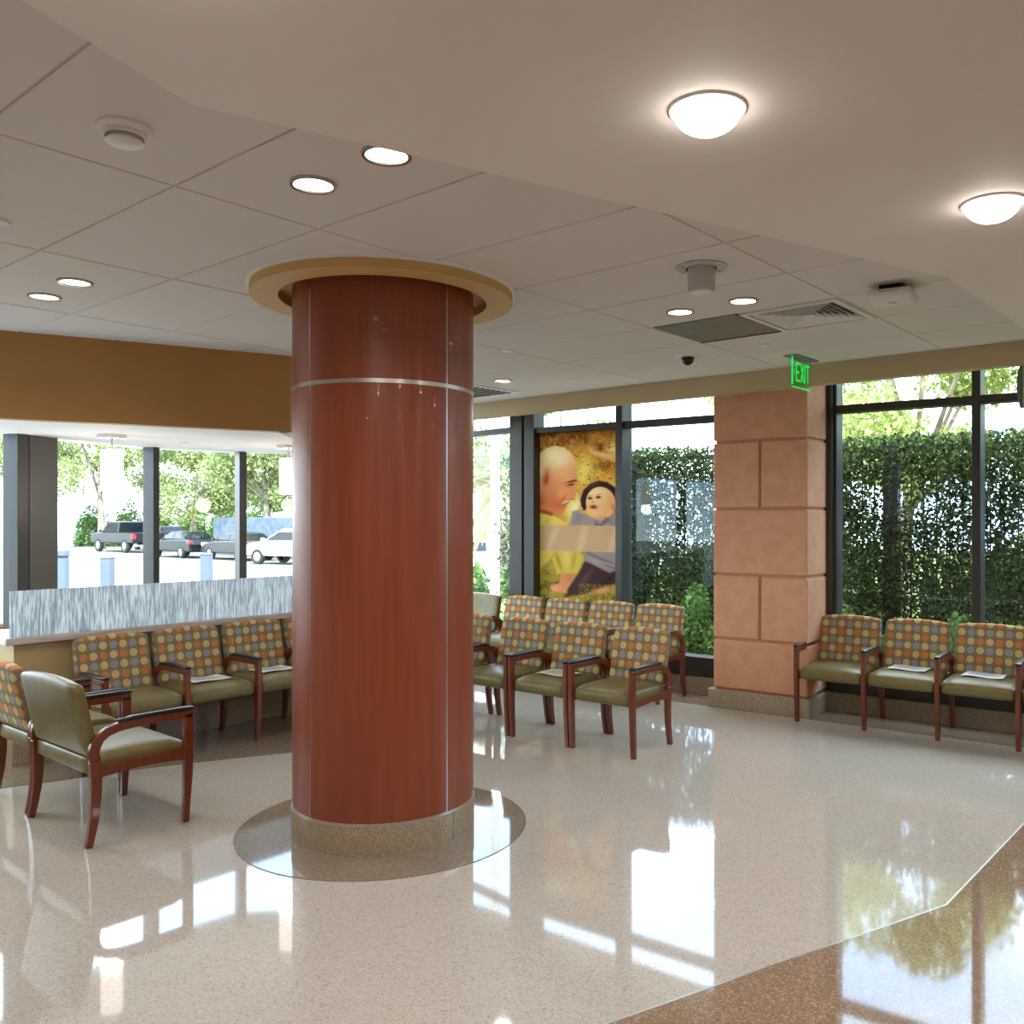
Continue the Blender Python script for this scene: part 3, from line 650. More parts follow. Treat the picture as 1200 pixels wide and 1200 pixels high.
    at = me.color_attributes.new('print', 'FLOAT_COLOR', 'CORNER')
    arr = np.ones((len(fs), 4, 4), np.float32); arr[:, :, :3] = Lc.reshape(-1, 3)[:, None, :]
    at.data.foreach_set('color', arr.ravel())
    m = bpy.data.materials.new('photo_print_ink'); m.use_nodes = True; t = m.node_tree; t.nodes.clear(); L = t.links.new
    ca = N(t, 'ShaderNodeVertexColor'); ca.layer_name = 'print'
    df = N(t, 'ShaderNodeBsdfDiffuse'); tl = N(t, 'ShaderNodeBsdfTranslucent'); mx = N(t, 'ShaderNodeMixShader'); mx.inputs[0].default_value = .55
    L(ca.outputs[0], df.inputs[0]); L(ca.outputs[0], tl.inputs[0]); L(df.outputs[0], mx.inputs[1]); L(tl.outputs[0], mx.inputs[2]); L(mx.outputs[0], N(t, 'ShaderNodeOutputMaterial').inputs[0])
    me.materials.append(m)
    rt = tag(root('photo_print'), 'large warm photo print of a grandfather and a baby filling a window', 'poster')
    link('print_face', me, rt)
    bar(rt, 'backing', s0, s1, OF+.012, OF+.028, z0, z1, glass('print_backing_film', (.75, .75, .72, 1)), 0)
photo_print()

# ------------------------------------------------------------------ ceiling fittings
def lamp_light(name, parent, loc, energy, size, spread=150, colr_=(1, .98, .95)):
    l = bpy.data.lights.new(name, 'AREA'); l.shape = 'DISK'; l.size = size; l.energy = energy; l.color = colr_; l.spread = R(spread)
    o = bpy.data.objects.new(name, l); col.objects.link(o); o.parent = parent; o.location = loc; return o
def downlight(x, y, z, label, r=.082, power=5):
    rt = tag(root('downlight', (x, y, z), 0), label, 'downlight', 'recessed ceiling downlights')
    cpart(('dl_trim', r), 'trim_ring', M['steel'], lambda: MB().lathe([(r*.80, .0), (r*.84, -.010), (r*.98, -.012), (r, -.004), (r, .004)], 40), rt, 60)
    cpart(('dl_lens', r), 'lens', M['lamp'], lambda: MB().lathe([(.0001, -.003), (r*.82, -.003)], 32), rt)
    lamp_light('downlight_beam', rt, (0, 0, -.02), power, r*1.6)
    return rt
def cz(px, py): return at_z(px, py, ZC-.004)
dls = [((367, 215), 'recessed downlight nearer the smoke detector, front of the column'), ((453, 180), 'recessed downlight half hidden by the drywall edge'),
       ((88, 330), 'recessed downlight above the bay side, farther from the ochre soffit'), ((52, 347), 'recessed downlight above the bay side, close to the ochre soffit'),
       ((797, 365), 'recessed downlight beside the white cylinder speaker and grey panel'), ((871, 352), 'recessed downlight between the cylinder speaker and the slatted vent'),
       ((589, 446), 'small recessed downlight near the fascia beyond the column')]
for (px, py), lb in dls:
    x, y = cz(px, py); downlight(x, y, ZC-.004, lb)
def dome(x, y, label):
    rt = tag(root('dome_light', (x, y, ZD)), label, 'ceiling light', 'frosted dome lights on the drywall ceiling')
    r = .088
    cpart('dome_ring', 'trim_ring', M['white'], lambda: MB().lathe([(r, 0), (r+.012, 0), (r+.010, -.006), (r, -.008)], 40), rt, 60)
    cpart('dome_globe', 'globe', M['dome'], lambda: MB().lathe([(r*math.cos(a), -.062*math.sin(a)-.002) for a in [i*math.pi/2/9 for i in range(10)]], 40), rt, 60)
    lamp_light('dome_beam', rt, (0, 0, -.075), 8, .14, 175)
    return rt
dpos = [at_z(829, 128, ZD), at_z(1163, 238, ZD)]
dome(*dpos[0], 'frosted dome light on the drywall ceiling nearest the downlight pair'); dome(*dpos[1], 'frosted dome light on the drywall ceiling nearest the hedge windows')
for k, (x, y) in enumerate([(-1.55, .75), (-.35, 4.4), (.9, 1.2), (1.3, 3.2), (1.8, 5.2), (-1.2, -1.2), (1.0, -1.4), (3.2, .6), (3.6, 3.4), (3.2, -2.2), (-.6, -3.0), (4.2, 5.6)]):
    dome(x, y, 'frosted dome light on the drywall ceiling behind the viewer')
for x, y in [(-4.6, .6), (-5.6, -.4), (-3.6, -.6), (-4.8, -2.0)]:
    downlight(x, y, ZC-.004, 'recessed downlight over the lobby behind the viewer')
# smoke detectors
def lathe_part(rt, name, prof, m, n=36): return build(MB().lathe(prof, n), name, m, rt, smooth=40)
x, y = at_z(146, 155, ZC-.02); rt = tag(root('smoke_detector', (x, y, ZC-.004)), 'round white smoke detector on a ceiling tile', 'smoke detector')
lathe_part(rt, 'base', [(.0001, 0), (.078, 0), (.078, -.008), (.062, -.02)], M['white'])
lathe_part(rt, 'body', [(.064, -.012), (.062, -.030), (.056, -.034)], M['white']); lathe_part(rt, 'sensor_slot', [(.052, -.03), (.052, -.04)], M['dark'])
lathe_part(rt, 'body_ring', [(.056, -.0365), (.058, -.038), (.056, -.0395)], M['white']); lathe_part(rt, 'cap', [(.053, -.041), (.054, -.048), (.04, -.056), (.0001, -.058)], M['white'])
# white cylinder speaker
x, y = at_z(822, 313, ZC-.004); rt = tag(root('ceiling_speaker', (x, y, ZC-.004)), 'white cylinder speaker with round flange hanging from the ceiling', 'speaker')
lathe_part(rt, 'flange', [(.0001, 0), (.122, 0), (.124, -.006), (.075, -.010)], M['grey_plastic'], 48)
lathe_part(rt, 'cylinder', [(.066, -.008), (.064, -.118), (.058, -.124)], M['grey_plastic'], 48); lathe_part(rt, 'cap', [(.060, -.123), (.0001, -.127)], M['white'], 48)
for k in range(6):
    a = k*math.pi/3; build(MB().lathe([(.0001, -.012), (.005, -.011), (.005, -.008)], 8, .1*math.cos(a), .1*math.sin(a)), 'screw', M['steel'], rt)
# access point
x, y = at_z(1046, 341, ZC-.03); rt = tag(root('wireless_access_point', (x, y, ZC), R(10)), 'white rounded wireless access point on a dark mount', 'access point')
build(MB().box(-.06, .06, -.05, .05, -.036, -.004), 'mount', M['dark'], rt, bevel=.004)
build(MB().rbox((0, 0, -.062), (.112, .112, .027), .024, 6), 'body', M['white'], rt, smooth=60); build(MB().box(-.05, .05, -.115, -.109, -.058, -.046), 'port_recess', M['grey_plastic'], rt)
build(MB().box(-.02, .02, -.02, .02, -.0905, -.0885), 'logo_plate', M['grey_plastic'], rt)
# grey flat panel and slatted vent sharing one tile bay
Y5 = 1.578+5*.6096; Y6 = Y5+.6096
rt = tag(root('access_panel', (-3.1366+.305, (Y5+Y6)/2, ZC+.002)), 'flat grey metal panel set in the tile grid beside the vent', 'panel')
build(MB().box(-.295, .285, -.29, .29, -.008, .004), 'panel_face', M['panel_grey'], rt, bevel=.002); build(MB().box(-.30, .29, .288, .298, -.012, .004), 'panel_edge', M['dark'], rt)
rt = tag(root('air_vent', (-1.9174-.305, (Y5+Y6)/2, ZC+.014)), 'square white louvred air vent set in the tile grid', 'air vent')
build(MB().box(-.295, .295, -.295, .295, .008, .014), 'backing', M['dark'], rt)
for k in range(4):
    a = k*math.pi/2
    build(MB().prism([(-.296, -.296), (.296, -.296), (.262, -.262), (-.262, -.262)], -.028, .006), 'frame_edge', M['white'], rt, rz=a)
    for j in range(7):
        r0 = .25-.034*j; n = r0
        mb = MB().add([(-r0, -r0, -.026), (r0, -r0, -.026), (r0-.030, -r0+.030, .004), (-r0+.030, -r0+.030, .004), (-r0, -r0, -.023), (r0, -r0, -.023), (r0-.030, -r0+.030, .007), (-r0+.030, -r0+.030, .007)],
                      [(3,2,1,0), (4,5,6,7), (0,1,5,4), (2,3,7,6)])
        build(mb, 'slat', M['white'], rt, rz=a)
x, y = at_z(572, 455, ZC); rt = tag(root('air_vent', (x-.2, y+.05, ZC-.004)), 'small white air vent beyond the column', 'air vent')
build(MB().box(-.29, .29, -.29, .29, -.012, 0), 'frame', M['white'], rt, bevel=.004)
for j in range(7): build(MB().box(-.25, .25, -.24+.07*j, -.215+.07*j, -.018, -.012), 'slat', M['dark'], rt)
# dome camera
x, y = at_z(806, 417, ZC-.004); rt = tag(root('security_camera', (x, y, ZC-.004)), 'small black dome security camera on a white plate', 'camera')
lathe_part(rt, 'plate', [(.0001, 0), (.092, 0), (.09, -.008), (.05, -.012)], M['white']); lathe_part(rt, 'housing', [(.046, -.010), (.046, -.03)], M['black'])
lathe_part(rt, 'dome', [(.043*math.cos(a), -.03-.04*math.sin(a)) for a in [i*math.pi/16 for i in range(9)]], mat('smoked_dome', (26, 24, 24), .12))
# sprinkler covers
for (px, py, z, lb) in ((895, 404, ZC-.004, 'small white round sprinkler cover near the exit sign'), (595, 410, ZC-.004, 'small white sprinkler cover on the grid beyond the column'), (214, 518, ZL, 'small white round cover on the low bay ceiling'), (-2, 258, ZC-.004, 'small white round cover on the tiles beside the smoke detector')):
    x, y = at_z(px, py, z); rt = tag(root('sprinkler_cover', (x, y, z)), lb, 'sprinkler'); lathe_part(rt, 'disc', [(.0001, -.012), (.038, -.012), (.042, -.006)], M['white']); lathe_part(rt, 'rim', [(.048, 0), (.044, -.006)], M['white'])
# exit sign
x, y = at_z(939, 419, ZC); ex = tag(root('exit_sign', (x, y, ZC-.004), R(90)), 'green edge lit glass exit sign hanging from the ceiling', 'exit sign')
# local x runs along the sign to its reading right, local -y faces the reader
build(MB().box(-.19, .19, -.055, .055, -.008, .0), 'mounting_plate', M['panel_grey'], ex, bevel=.002)
build(MB().box(-.15, .165, -.004, .004, -.225, -.008), 'glass_panel', glass('exit_glass', (.8, .95, .84, 1)), ex, bevel=.001)
L_ = MB(); zt, zl = -.045, -.185
def stroke(x0, z0, x1, z1, w=.011):
    d = Vector((x1-x0, z1-z0)).normalized(); n = Vector((-d.y, d.x))*w/2
    q = [(x0+n.x, z0+n.y), (x1+n.x, z1+n.y), (x1-n.x, z1-n.y), (x0-n.x, z0-n.y)]
    for yy in (-.0065,): L_.add([(a, yy, b) for a, b in q], [(0, 1, 2, 3)])
def letter(strokes, name):
    global L_
    L_ = MB()
    for s_ in strokes: stroke(*s_)
    build(L_, name, M['exit_green'], ex)
w_ = .016
letter([(-.118, zt-.05, -.138, zt-.07, .008), (-.138, zt-.07, -.118, zt-.09, .008)], 'arrow')
letter([(-.095, zt, -.095, zl, w_), (-.095, zt-.007, -.04, zt-.007, w_), (-.095, (zt+zl)/2, -.05, (zt+zl)/2, w_), (-.095, zl+.007, -.04, zl+.007, w_)], 'letter_e')
letter([(-.025, zt, .03, zl, w_), (.03, zt, -.025, zl, w_)], 'letter_x'); letter([(.05, zt, .05, zl, w_)], 'letter_i')
letter([(.07, zt-.007, .13, zt-.007, w_), (.10, zt, .10, zl, w_)], 'letter_t')
build(MB().box(-.156, -.149, -.005, .005, -.21, -.008), 'lit_edge', M['exit_edge'], ex); build(MB().box(-.149, .15, -.005, .005, -.231, -.224), 'lit_edge', M['exit_edge'], ex)
# hanging blade sign at the window head
c = at_d(1199, 6.05); rt = tag(root('blade_sign', (c[0], c[1], HC+.755), YAW), 'hanging blade sign with curved green glass edge under the fascia', 'sign')
mb = MB(); zz_ = [0, .05, .10, .15, .20, .25, .29]; bul = [-.018, -.030, -.038, -.042, -.040, -.034, -.022]
mb.v = [(b_, y_, z_) for y_ in (0, .008) for b_, z_ in zip(bul, zz_)]+[(.30, y_, z_) for y_ in (0, .008) for z_ in zz_]
mb.f = [(i, i+1, 22+i-7, 21+i-7) for i in range(6)]+[(7+i, 21+i, 22+i, 8+i) for i in range(6)]+[(i, 7+i, 8+i, i+1) for i in range(6)]+[(0, 14, 21, 7), (6, 13, 27, 20), ]+[(14+i, 15+i, 22+i, 21+i) for i in range(6)]
build(mb, 'glass_panel', M['sign_glass'], rt); build(MB().box(-.006, .30, -.012, -.002, .0, .29), 'sign_face', M['beige'], rt)
# pendants in the bay
def pendant(px, py, label):
    x, y = at_z(px, py, ZL); rt = tag(root('pendant_lamp', (x, y, ZL)), label, 'pendant lamp', 'pendant lamps in the bay')
    lathe_part(rt, 'canopy', [(.0001, 0), (.104, 0), (.104, -.026), (.09, -.03), (.0001, -.03)], M['chrome']); lathe_part(rt, 'stem', [(.006, -.03), (.006, -.14)], M['chrome'], 12)
    sh = lathe_part(rt, 'shade', [(.03, -.112), (.074, -.116), (.077, -.125), (.077, -.425), (.072, -.43), (.0001, -.43)], M['pend'])
    for a in (0, 2.1, 4.2): build(MB().lathe([(.0001, -.14), (.004, -.14), (.004, -.148), (.0001, -.148)], 8, .078*math.cos(a), .078*math.sin(a)), 'screw', M['chrome'], sh)
    l = bpy.data.lights.new('pendant_glow', 'POINT'); l.energy = PEND; l.color = (1, .95, .88); l.shadow_soft_size = .08
    o = bpy.data.objects.new('pendant_glow', l); col.objects.link(o); o.parent = rt; o.location = (0, 0, -.50)
pendant(131, 509.5, 'white cylinder pendant lamp nearest the wide bay post'); pendant(338, 522, 'white cylinder pendant lamp beside the column')

# ------------------------------------------------------------------ outside
ZG = -.5
grd = tag(build(MB().prism([(-160, -60), (-8.5, -60), (-8.6, 7.3), (-9, 9), (-14, 14), (-30, 60), (-160, 90)], ZG-.3, ZG), 'ground', M['asphalt']), 'pale sunlit concrete car park outside the bay', 'ground', kind='structure')
tag(build(MB().prism([(-12, 7.6), (12, 8.6), (20, 40), (-28, 55), (-13.5, 14), (-8.8, 9)], -.45, -.15), 'ground_garden', M['lawn']), 'planted ground outside the hedge windows', 'ground', kind='structure')
def leaves(name, m, pts, size, parent, flat=0, aspect=.6, stuff=True):
    n = len(pts); nr = rng.normal(size=(n, 3)); nr[:, 2] += flat; nr /= np.linalg.norm(nr, axis=1)[:, None]
    up = rng.normal(size=(n, 3)); a = np.cross(nr, up); a /= np.linalg.norm(a, axis=1)[:, None]; b = np.cross(nr, a)
    s = (size*(.6+.8*rng.random(n)))[:, None]
    q = np.stack([pts-a*s, pts-b*s*aspect+nr*s*.15, pts+a*s, pts+b*s*aspect+nr*s*.15], 1).reshape(-1, 3)
    me = bpy.data.meshes.new(name); me.vertices.add(4*n); me.vertices.foreach_set('co', q.ravel())
    me.loops.add(4*n); me.loops.foreach_set('vertex_index', np.arange(4*n)); me.polygons.add(n); me.polygons.foreach_set('loop_start', np.arange(n)*4); me.polygons.foreach_set('loop_total', np.full(n, 4))
    me.materials.append(m); me.update(calc_edges=True)
    o = link(name, me, parent)
    if stuff: o['kind'] = 'stuff'
    return o
def tree(px, depth, h, cr, label, n=5000, lean=0, leaf=.16, low=.25, m='leaf_oak', zg=ZG):
    x, y = at_d(px, depth); rt = tag(root('tree', (x, y, zg)), label, 'tree', 'trees beyond the car park')
    g = random.Random(px*7+int(depth)); top = h*.55
    p = [(0, 0, 0), (lean*.3, .1, h*.15), (lean*.7, .05, h*.33), (lean, 0, top)]
    build(MB().tube(p, [.22*h/8, .17*h/8, .14*h/8, .06*h/8]), 'trunk', M['bark'], rt, smooth=0)
    cs = []
    for k in range(12):
        a = g.random()*6.28; rr = cr*.75*math.sqrt(g.random()); z = h*(low+.12)+(h*(1-low)-.8)*g.random()
        e = (lean+rr*math.cos(a), rr*math.sin(a), z); cs.append((e, cr*(.30+.22*g.random())))
        if k < 6: build(MB().tube([p[2], (lean*.8+e[0]*.4, e[1]*.4, h*.33+(z-h*.33)*.5), e], [.09*h/8, .06*h/8, .02]), 'branch', M['bark'], rt, smooth=0)
    k = rng.integers(0, len(cs), n); d = rng.normal(size=(n, 3)); d /= np.linalg.norm(d, axis=1)[:, None]
    rad = np.array([c_[1] for c_ in cs])[k]*(.45+.55*rng.random(n))
    pts = np.array([c_[0] for c_ in cs])[k]+d*rad[:, None]*np.array([1, 1, .75])
    leaves('foliage', M[m], pts, leaf, rt, .2)
tl = [(-14, 62, 12, 4.2, 'broad oak behind the car park seen past the wide bay post'), (118, 62, 11, 4.2, 'oak with low branches over the pickup truck'),
      (222, 56, 9.5, 3.9, 'oak with a leaning trunk behind the black sedan', 1.0), (316, 51, 9.5, 3.7, 'oak with a forked trunk behind the white car', -.6),
      (52, 82, 14, 5.2, 'tall oak in the second line of trees left of the pickup'), (180, 76, 14, 5.0, 'tall oak in the second line of trees between pickup and black sedan'),
      (270, 74, 14, 5.2, 'tall oak in the second line of trees behind the grey sedan'), (356, 68, 13, 4.8, 'tall oak in the second line of trees partly hidden by the column')]
for t_ in tl: tree(t_[0], t_[1], t_[2], t_[3], t_[4], 15000, t_[5] if len(t_) > 5 else random.uniform(-.4, .4), .12, .2)
# shrub band behind the cars
def bush(x, y, z, r, h, label, n=1500, m='leaf_bush', leaf=.09, grp='shrubs outside the windows'):
    rt = tag(root('shrub', (x, y, z)), label, 'shrub', grp)
    d = rng.normal(size=(n, 3)); d /= np.linalg.norm(d, axis=1)[:, None]; d[:, 2] = np.abs(d[:, 2])
    pts = d*(np.array([r, r, h])*(.55+.45*rng.random((n, 1)))*(1+.2*np.sin(d[:, :1]*5)))
    leaves('foliage', M[m], pts, leaf, rt)
    for k in range(4): a = k*1.6; build(MB().tube([(0, 0, 0), (.3*r*math.cos(a), .3*r*math.sin(a), h*.6)], [.02, .01], 5), 'stem', M['bark'], rt)
for k, (px, d) in enumerate([(108, 69), (150, 69), (190, 68), (226, 67), (262, 66), (298, 64)]):
    x, y = at_d(px, d); bush(x, y, ZG, 1.35, 3.3, 'tall green shrub at the edge of the car park behind the cars', 3600, 'leaf_bush', .1)
# pale wall behind the white car
a, b = at_d(250, 53), at_d(380, 44)
tag(build(MB().wall(a, b, .25, ZG, 1.1).wall(a, b, .35, 1.1, 1.7), 'site_wall', M['site_wall'], bevel=.02), 'pale blue grey site wall behind the white car', 'wall')
# bollards
for k, (px, d, lb) in enumerate([(74, 22.9, 'blue grey bollard with a collar below its cap near the wide bay post'), (126, 19.0, 'blue grey square bollard below the pickup truck'), (242, 20.8, 'blue grey square bollard below the black sedan')]):
    x, y = at_d(px, d); rt = tag(root('bollard', (x, y, ZG), YAW), lb, 'bollard', 'bollards outside the bay')
    build(MB().box(-.11, .11, -.11, .11, 0, 1.26 if k else 1.1), 'post', M['bollard'], rt, bevel=.015)
    build(MB().box(-.115, .115, -.115, .115, 1.26 if k else 1.16, 1.31), 'cap', M['bollard'], rt, bevel=.02)
    if k == 0: build(MB().box(-.09, .09, -.09, .09, 1.1, 1.16), 'neck', M['metal_fence'], rt)
# cars
def car(px, depth, head, body_c, label, kind='sedan', name='car', lic=True):
    """head: heading angle (world). local +x forward, y left"""
    x, y = at_d(px, depth); rt = tag(root(name, (x, y, ZG), head), label, 'car', 'cars in the car park')
    bm_ = mat(name+'_paint', body_c, .3, 0, spec=.3, coat=.15)
    if kind == 'sedan':
        Lh, wd, wr = 2.4, .9, .33; wx = (1.45, -1.4)
        lower = [(-2.4, .35), (-2.42, .75), (-2.3, 1.0), (-1.7, 1.03), (1.0, .98), (1.9, .86), (2.35, .68), (2.4, .35)]
        cab = [(-1.75, 1.0), (-1.05, 1.42), (.05, 1.45), (1.05, .98)]
    elif kind == 'suv':
        Lh, wd, wr = 2.35, .92, .36; wx = (1.4, -1.4)
        lower = [(-2.3, .4), (-2.35, .8), (-2.25, 1.1), (1.05, 1.08), (1.9, .98), (2.3, .78), (2.36, .4)]
        cab = [(-2.2, 1.08), (-1.9, 1.6), (.1, 1.65), (1.15, 1.07)]
    else:
        Lh, wd, wr = 2.9, 1.0, .42; wx = (1.85, -1.75)
        lower = [(-2.9, .6), (-2.92, 1.25), (-.75, 1.27), (1.35, 1.27), (2.7, 1.2), (2.9, 1.0), (2.92, .55)]
        cab = [(-.8, 1.25), (-.62, 1.92), (.75, 1.96), (1.5, 1.25)]
    def extrude(prof, w0, w1, z_split):
        n = len(prof); v = []; fs = []
        for sgn in (-1, 1):
            for (a_, z) in prof: v.append((a_, sgn*(w0 if z <= z_split else w1), z))
        fs = [tuple(range(n)), tuple(range(2*n-1, n-1, -1))]+[(i, n+i, n+(i+1) % n, (i+1) % n) for i in range(n)]
        m_ = MB().add(v, fs); return m_
    b = build(extrude(lower, wd, wd, 99), 'body', bm_, rt, bevel=.08, seg=3)
    cb = build(extrude(cab, wd-.04, wd-.2, cab[0][1]+.2), 'cabin', bm_, rt, bevel=.05)
    zb_, zt_ = cab[0][1]+.05, cab[1][1]-.07
    def glassq(p): 
        return build(MB().add(p, [(0, 1, 2, 3)]), 'car_window', M['car_glass'], cb)
    def cx_(i, z): (a0, z0), (a1, z1) = (cab[0], cab[1]) if i == 0 else (cab[3], cab[2]); return a0+(a1-a0)*(z-z0)/(z1-z0)
    def wy_(z): return wd-.04+(-.16)*(z-cab[0][1])/(cab[1][1]-cab[0][1])+.012
    mid = (cab[1][0]+cab[2][0])/2
    for sgn in (-1, 1):
        for (f0, f1, g0, g1) in ((cx_(0, zb_)+.12, mid-.05, cx_(0, zt_)+.1, mid-.05), (mid+.05, cx_(1, zb_)-.14, mid+.05, cx_(1, zt_)-.1)):
            glassq([(f0, sgn*wy_(zb_), zb_), (f1, sgn*wy_(zb_), zb_), (g1, sgn*wy_(zt_), zt_), (g0, sgn*wy_(zt_), zt_)])
    for i, dx in ((0, -.012), (1, .012)):
        glassq([(cx_(i, zb_)+dx, -wy_(zb_)+.12, zb_+.01), (cx_(i, zb_)+dx, wy_(zb_)-.12, zb_+.01), (cx_(i, zt_)+dx, wy_(zt_)-.12, zt_+.01), (cx_(i, zt_)+dx, -wy_(zt_)+.12, zt_+.01)])
    tyre = mat(name+'_tyre', (36, 36, 38), .8)
    for wxx in wx:
        for sgn in (-1, 1):
            def ring(prof, n=20):
                m_ = MB().lathe(prof, n); m_.v = [(p[0], p[2], p[1]) for p in m_.v]; return m_
            w_o = build(ring([(wr*.6, -.11), (wr*.95, -.11), (wr, -.08), (wr, .08), (wr*.95, .11), (wr*.6, .11)]), 'wheel', tyre, rt, smooth=40, loc=(wxx, sgn*(wd-.09), wr))
            build(ring([(.0001, .10*sgn), (wr*.2, .115*sgn), (wr*.62, .10*sgn)]), 'hubcap', M['steel'], w_o, smooth=40)
    red = mat(name+'_tail_lamp', (200, 40, 40), .3); wht = mat(name+'_head_lamp', (225, 225, 225), .2)
    zt2 = lower[2][1]-.16 if kind != 'pickup' else 1.05
    for sgn in (-1, 1):
        build(MB().box(-Lh-.05, -Lh+.16, sgn*(wd-.02)-.14, sgn*(wd-.02)+.035*sgn+.07, zt2-.07-(.12 if kind == 'pickup' else 0), zt2+.08), 'tail_lamp', red, rt, bevel=.02)
        build(MB().box(Lh-.22, Lh+.0, sgn*(wd-.2)-.14, sgn*(wd-.2)+.14, .62 if kind != 'pickup' else .95, .78 if kind != 'pickup' else 1.12), 'head_lamp', wht, rt, bevel=.02)
        build(MB().box(cab[3][0]-.25, cab[3][0]-.1, sgn*(wd+.08)-.08, sgn*(wd+.08)+.08, cab[3][1]+.03, cab[3][1]+.17), 'mirror', bm_, rt, bevel=.03)
    build(MB().box(-Lh-.06, -Lh, -.26, .26, zt2-.12, zt2+.02), 'number_plate', M['white'], rt)
    build(MB().box(-Lh-.09, -Lh+.1, -wd+.05, wd-.05, .38, .52), 'bumper', M['steel'] if kind == 'pickup' else bm_, rt, bevel=.03)
    return rt
def hd(deg): return math.pi+YAW-R(deg)          # deg: turn away from facing picture-left
car(149, 57, hd(38), (22, 25, 28), 'dark pickup truck parked beyond the bay window', 'pickup', 'pickup_truck')
car(216, 49, hd(40), (10, 13, 20), 'black sedan with red tail lamps parked right of the pickup', 'sedan', 'sedan')
car(281, 46, hd(40), (48, 44, 44), 'dark grey sedan parked between the black sedan and the white car', 'sedan', 'sedan')
car(345, 41.5, hd(24), (236, 236, 236), 'white car with a visible front wheel beside the column', 'suv', 'white_car')
car(186, 61, hd(40), (16, 18, 24), 'dark car half hidden behind the bay mullion', 'suv', 'dark_car')
# hedge fence outside the right windows
HA, HB = W(-7.0, -3.6), W(9.0, -3.6); HT = 2.50
fe = tag(root('fence'), 'black steel fence overgrown with vines outside the tall windows', 'fence')
hdx = unit(HA, HB); ln = 16.0
for k in range(9):
    c = lerp(HA, HB, (k+.35)/9); build(MB().box(c[0]-.09, c[0]+.09, c[1]-.06, c[1]+.06, -.15, HT+.02), 'post', M['metal_fence'], fe)
seg(fe, 'top_rail', HA, HB, .05, HT-.06, HT, M['metal_fence']); seg(fe, 'bottom_rail', HA, HB, .04, .0, .05, M['metal_fence'])
mb = MB()
for k in range(110):
    c = lerp(HA, HB, (k+.5)/110); mb.box(c[0]-.008, c[0]+.008, c[1]-.008, c[1]+.008, .05, HT-.06)
build(mb, 'pickets', M['metal_fence'], fe)['kind'] = 'stuff'
n = 230000
tt = rng.random(n)*ln; zz = rng.random(n)**.85*(HT+.22)-.1
den = np.sin(tt*3.1+np.sin(zz*2.3)*1.7)+np.sin(zz*5+tt*1.3)+rng.normal(size=n)*.8
keep = den > -1.5; tt, zz = tt[keep], zz[keep]; off = rng.normal(size=len(tt))*.16
pts = np.stack([HA[0]+hdx[0]*tt+hdx[1]*off, HA[1]+hdx[1]*tt-hdx[0]*off, zz], 1)
hv = tag(root('vine_hedge'), 'dense dark green vine hedge growing over the black fence', 'hedge')
leaves('foliage', M['leaf_hedge'], pts, .027, hv)
for k in range(26):
    t0 = rng.random()*ln; c = (HA[0]+hdx[0]*t0, HA[1]+hdx[1]*t0)
    build(MB().tube([(c[0], c[1], -.1), (c[0]+rng.normal()*.15, c[1]+.05, .9), (c[0]+rng.normal()*.3, c[1], 2.1)], [.025, .018, .008], 5), 'vine_stem', M['bark'], hv, smooth=0)
# low shrubs between window and fence
for k in range(15):
    s = -5.2+.62*k; c = W(s, -2.6-.35*random.random()); bush(c[0], c[1], -.2, .34, .62+.35*random.random(), 'low leafy shrub growing at the foot of the vine hedge', 2600, 'leaf_bush', .032)
for k in range(7):
    c = W(-7.2+2.3*k, -5.9-.5*(k % 2)); bush(c[0], c[1], -.2, 1.0, 1.5+.25*(k % 3), 'dark shrub mass growing behind the vine covered fence', 5000, 'leaf_hedge', .05)
# trees behind the fence
for k, (s, o, h) in enumerate([(-5.5, -12, 7.5), (-2.6, -9.5, 6.2), (.2, -11, 7), (3.0, -9, 6.4), (-7.5, -15, 8), (6.5, -11, 7.5)]):
    c = W(s, o); rt0 = (c[0]*RT[0]+c[1]*RT[1]); dd = c[0]*FW[0]+c[1]*FW[1]
    tree(CX+F*rt0/dd, dd, h, 2.1, 'light green tree standing behind the vine covered fence', 14000, .3, .06, .3, 'leaf_pale', -.3)
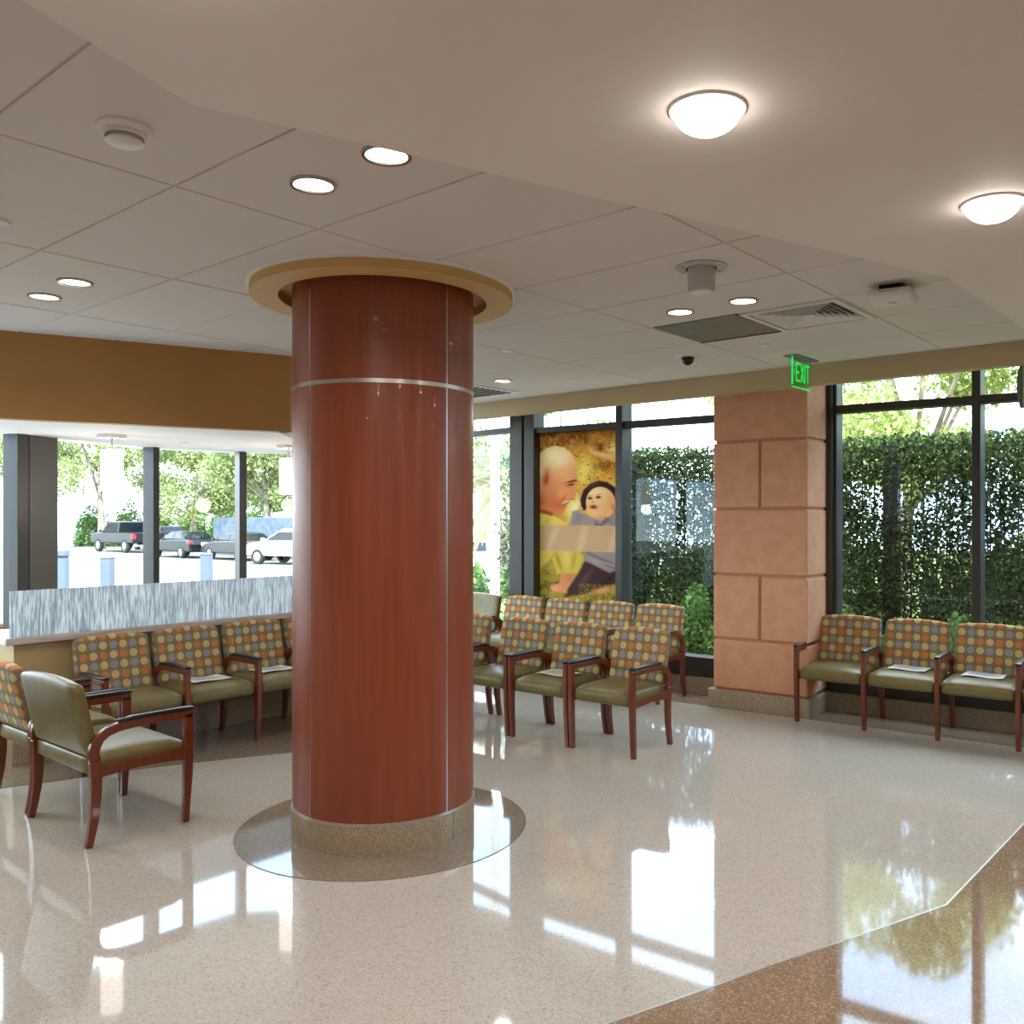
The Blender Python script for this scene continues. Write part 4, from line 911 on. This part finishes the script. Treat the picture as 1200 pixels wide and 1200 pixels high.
# corner view: palm, white pole, clipped hedge and a white car
c = at_d(588, 24); rt = tag(root('palm_tree', (c[0], c[1], ZG)), 'shaggy palm seen through the corner window', 'palm')
build(MB().tube([(0, 0, 0), (.05, 0, 1.2), (0, 0, 3.1)], [.22, .2, .16], 10), 'trunk', M['bark'], rt, smooth=0)
for k in range(60):
    a = rng.random()*6.283; el = -1.2+2.5*rng.random(); l_ = 1.2+.6*rng.random(); mb = MB(); n_ = 7; v = []; fs = []
    for i in range(n_+1):
        t = i/n_; rr = l_*t*math.cos(el*(1-.2*t)); z = 3.0+l_*t*math.sin(el)-.9*t*t; w2 = .10*math.sin(math.pi*(.12+.85*t))
        for s_ in (-1, 1): v.append((rr*math.cos(a)-s_*w2*math.sin(a), rr*math.sin(a)+s_*w2*math.cos(a), z+.03*s_))
    for i in range(n_): fs.append((2*i, 2*i+1, 2*i+3, 2*i+2))
    build(mb.add(v, fs), 'frond', M['leaf_palm'], rt)
c = at_d(580, 16); rt = tag(root('light_pole', (c[0], c[1], ZG)), 'white round light pole outside the corner window', 'pole')
build(MB().lathe([(.0001, 0), (.22, 0), (.22, .05), (.085, .06), (.075, 6), (.0001, 6)], 24), 'shaft', M['pole'], rt, smooth=40); build(MB().lathe([(.10, 2.0), (.10, 2.06)], 24), 'band', M['steel'], rt, smooth=40)
for k in range(5):
    c = at_d(505+46*k, 20); bush(c[0], c[1], ZG, .42, 1.0, 'clipped green shrub beside the white light pole', 1200, 'leaf_bush', .08)
for k in range(3):
    c = at_d(545+42*k, 11.5); bush(c[0], c[1], -.35, .26, .5, 'low ground shrub just outside the corner window', 900, 'leaf_bush', .06)
car(548, 30, hd(-20), (238, 238, 238), 'white car seen through the corner window behind the pole', 'sedan', 'white_sedan')
for px, d, h, cr_, lb in ((566, 46, 10, 3.2, 'tree straight behind the palm beyond the corner window'), (650, 38, 9, 2.6, 'tree beyond the corner post right of the palm'), (500, 58, 12, 4.0, 'tall far tree left of the palm beyond the corner window')): tree(px, d, h, cr_, lb, 9000, .2, .1)
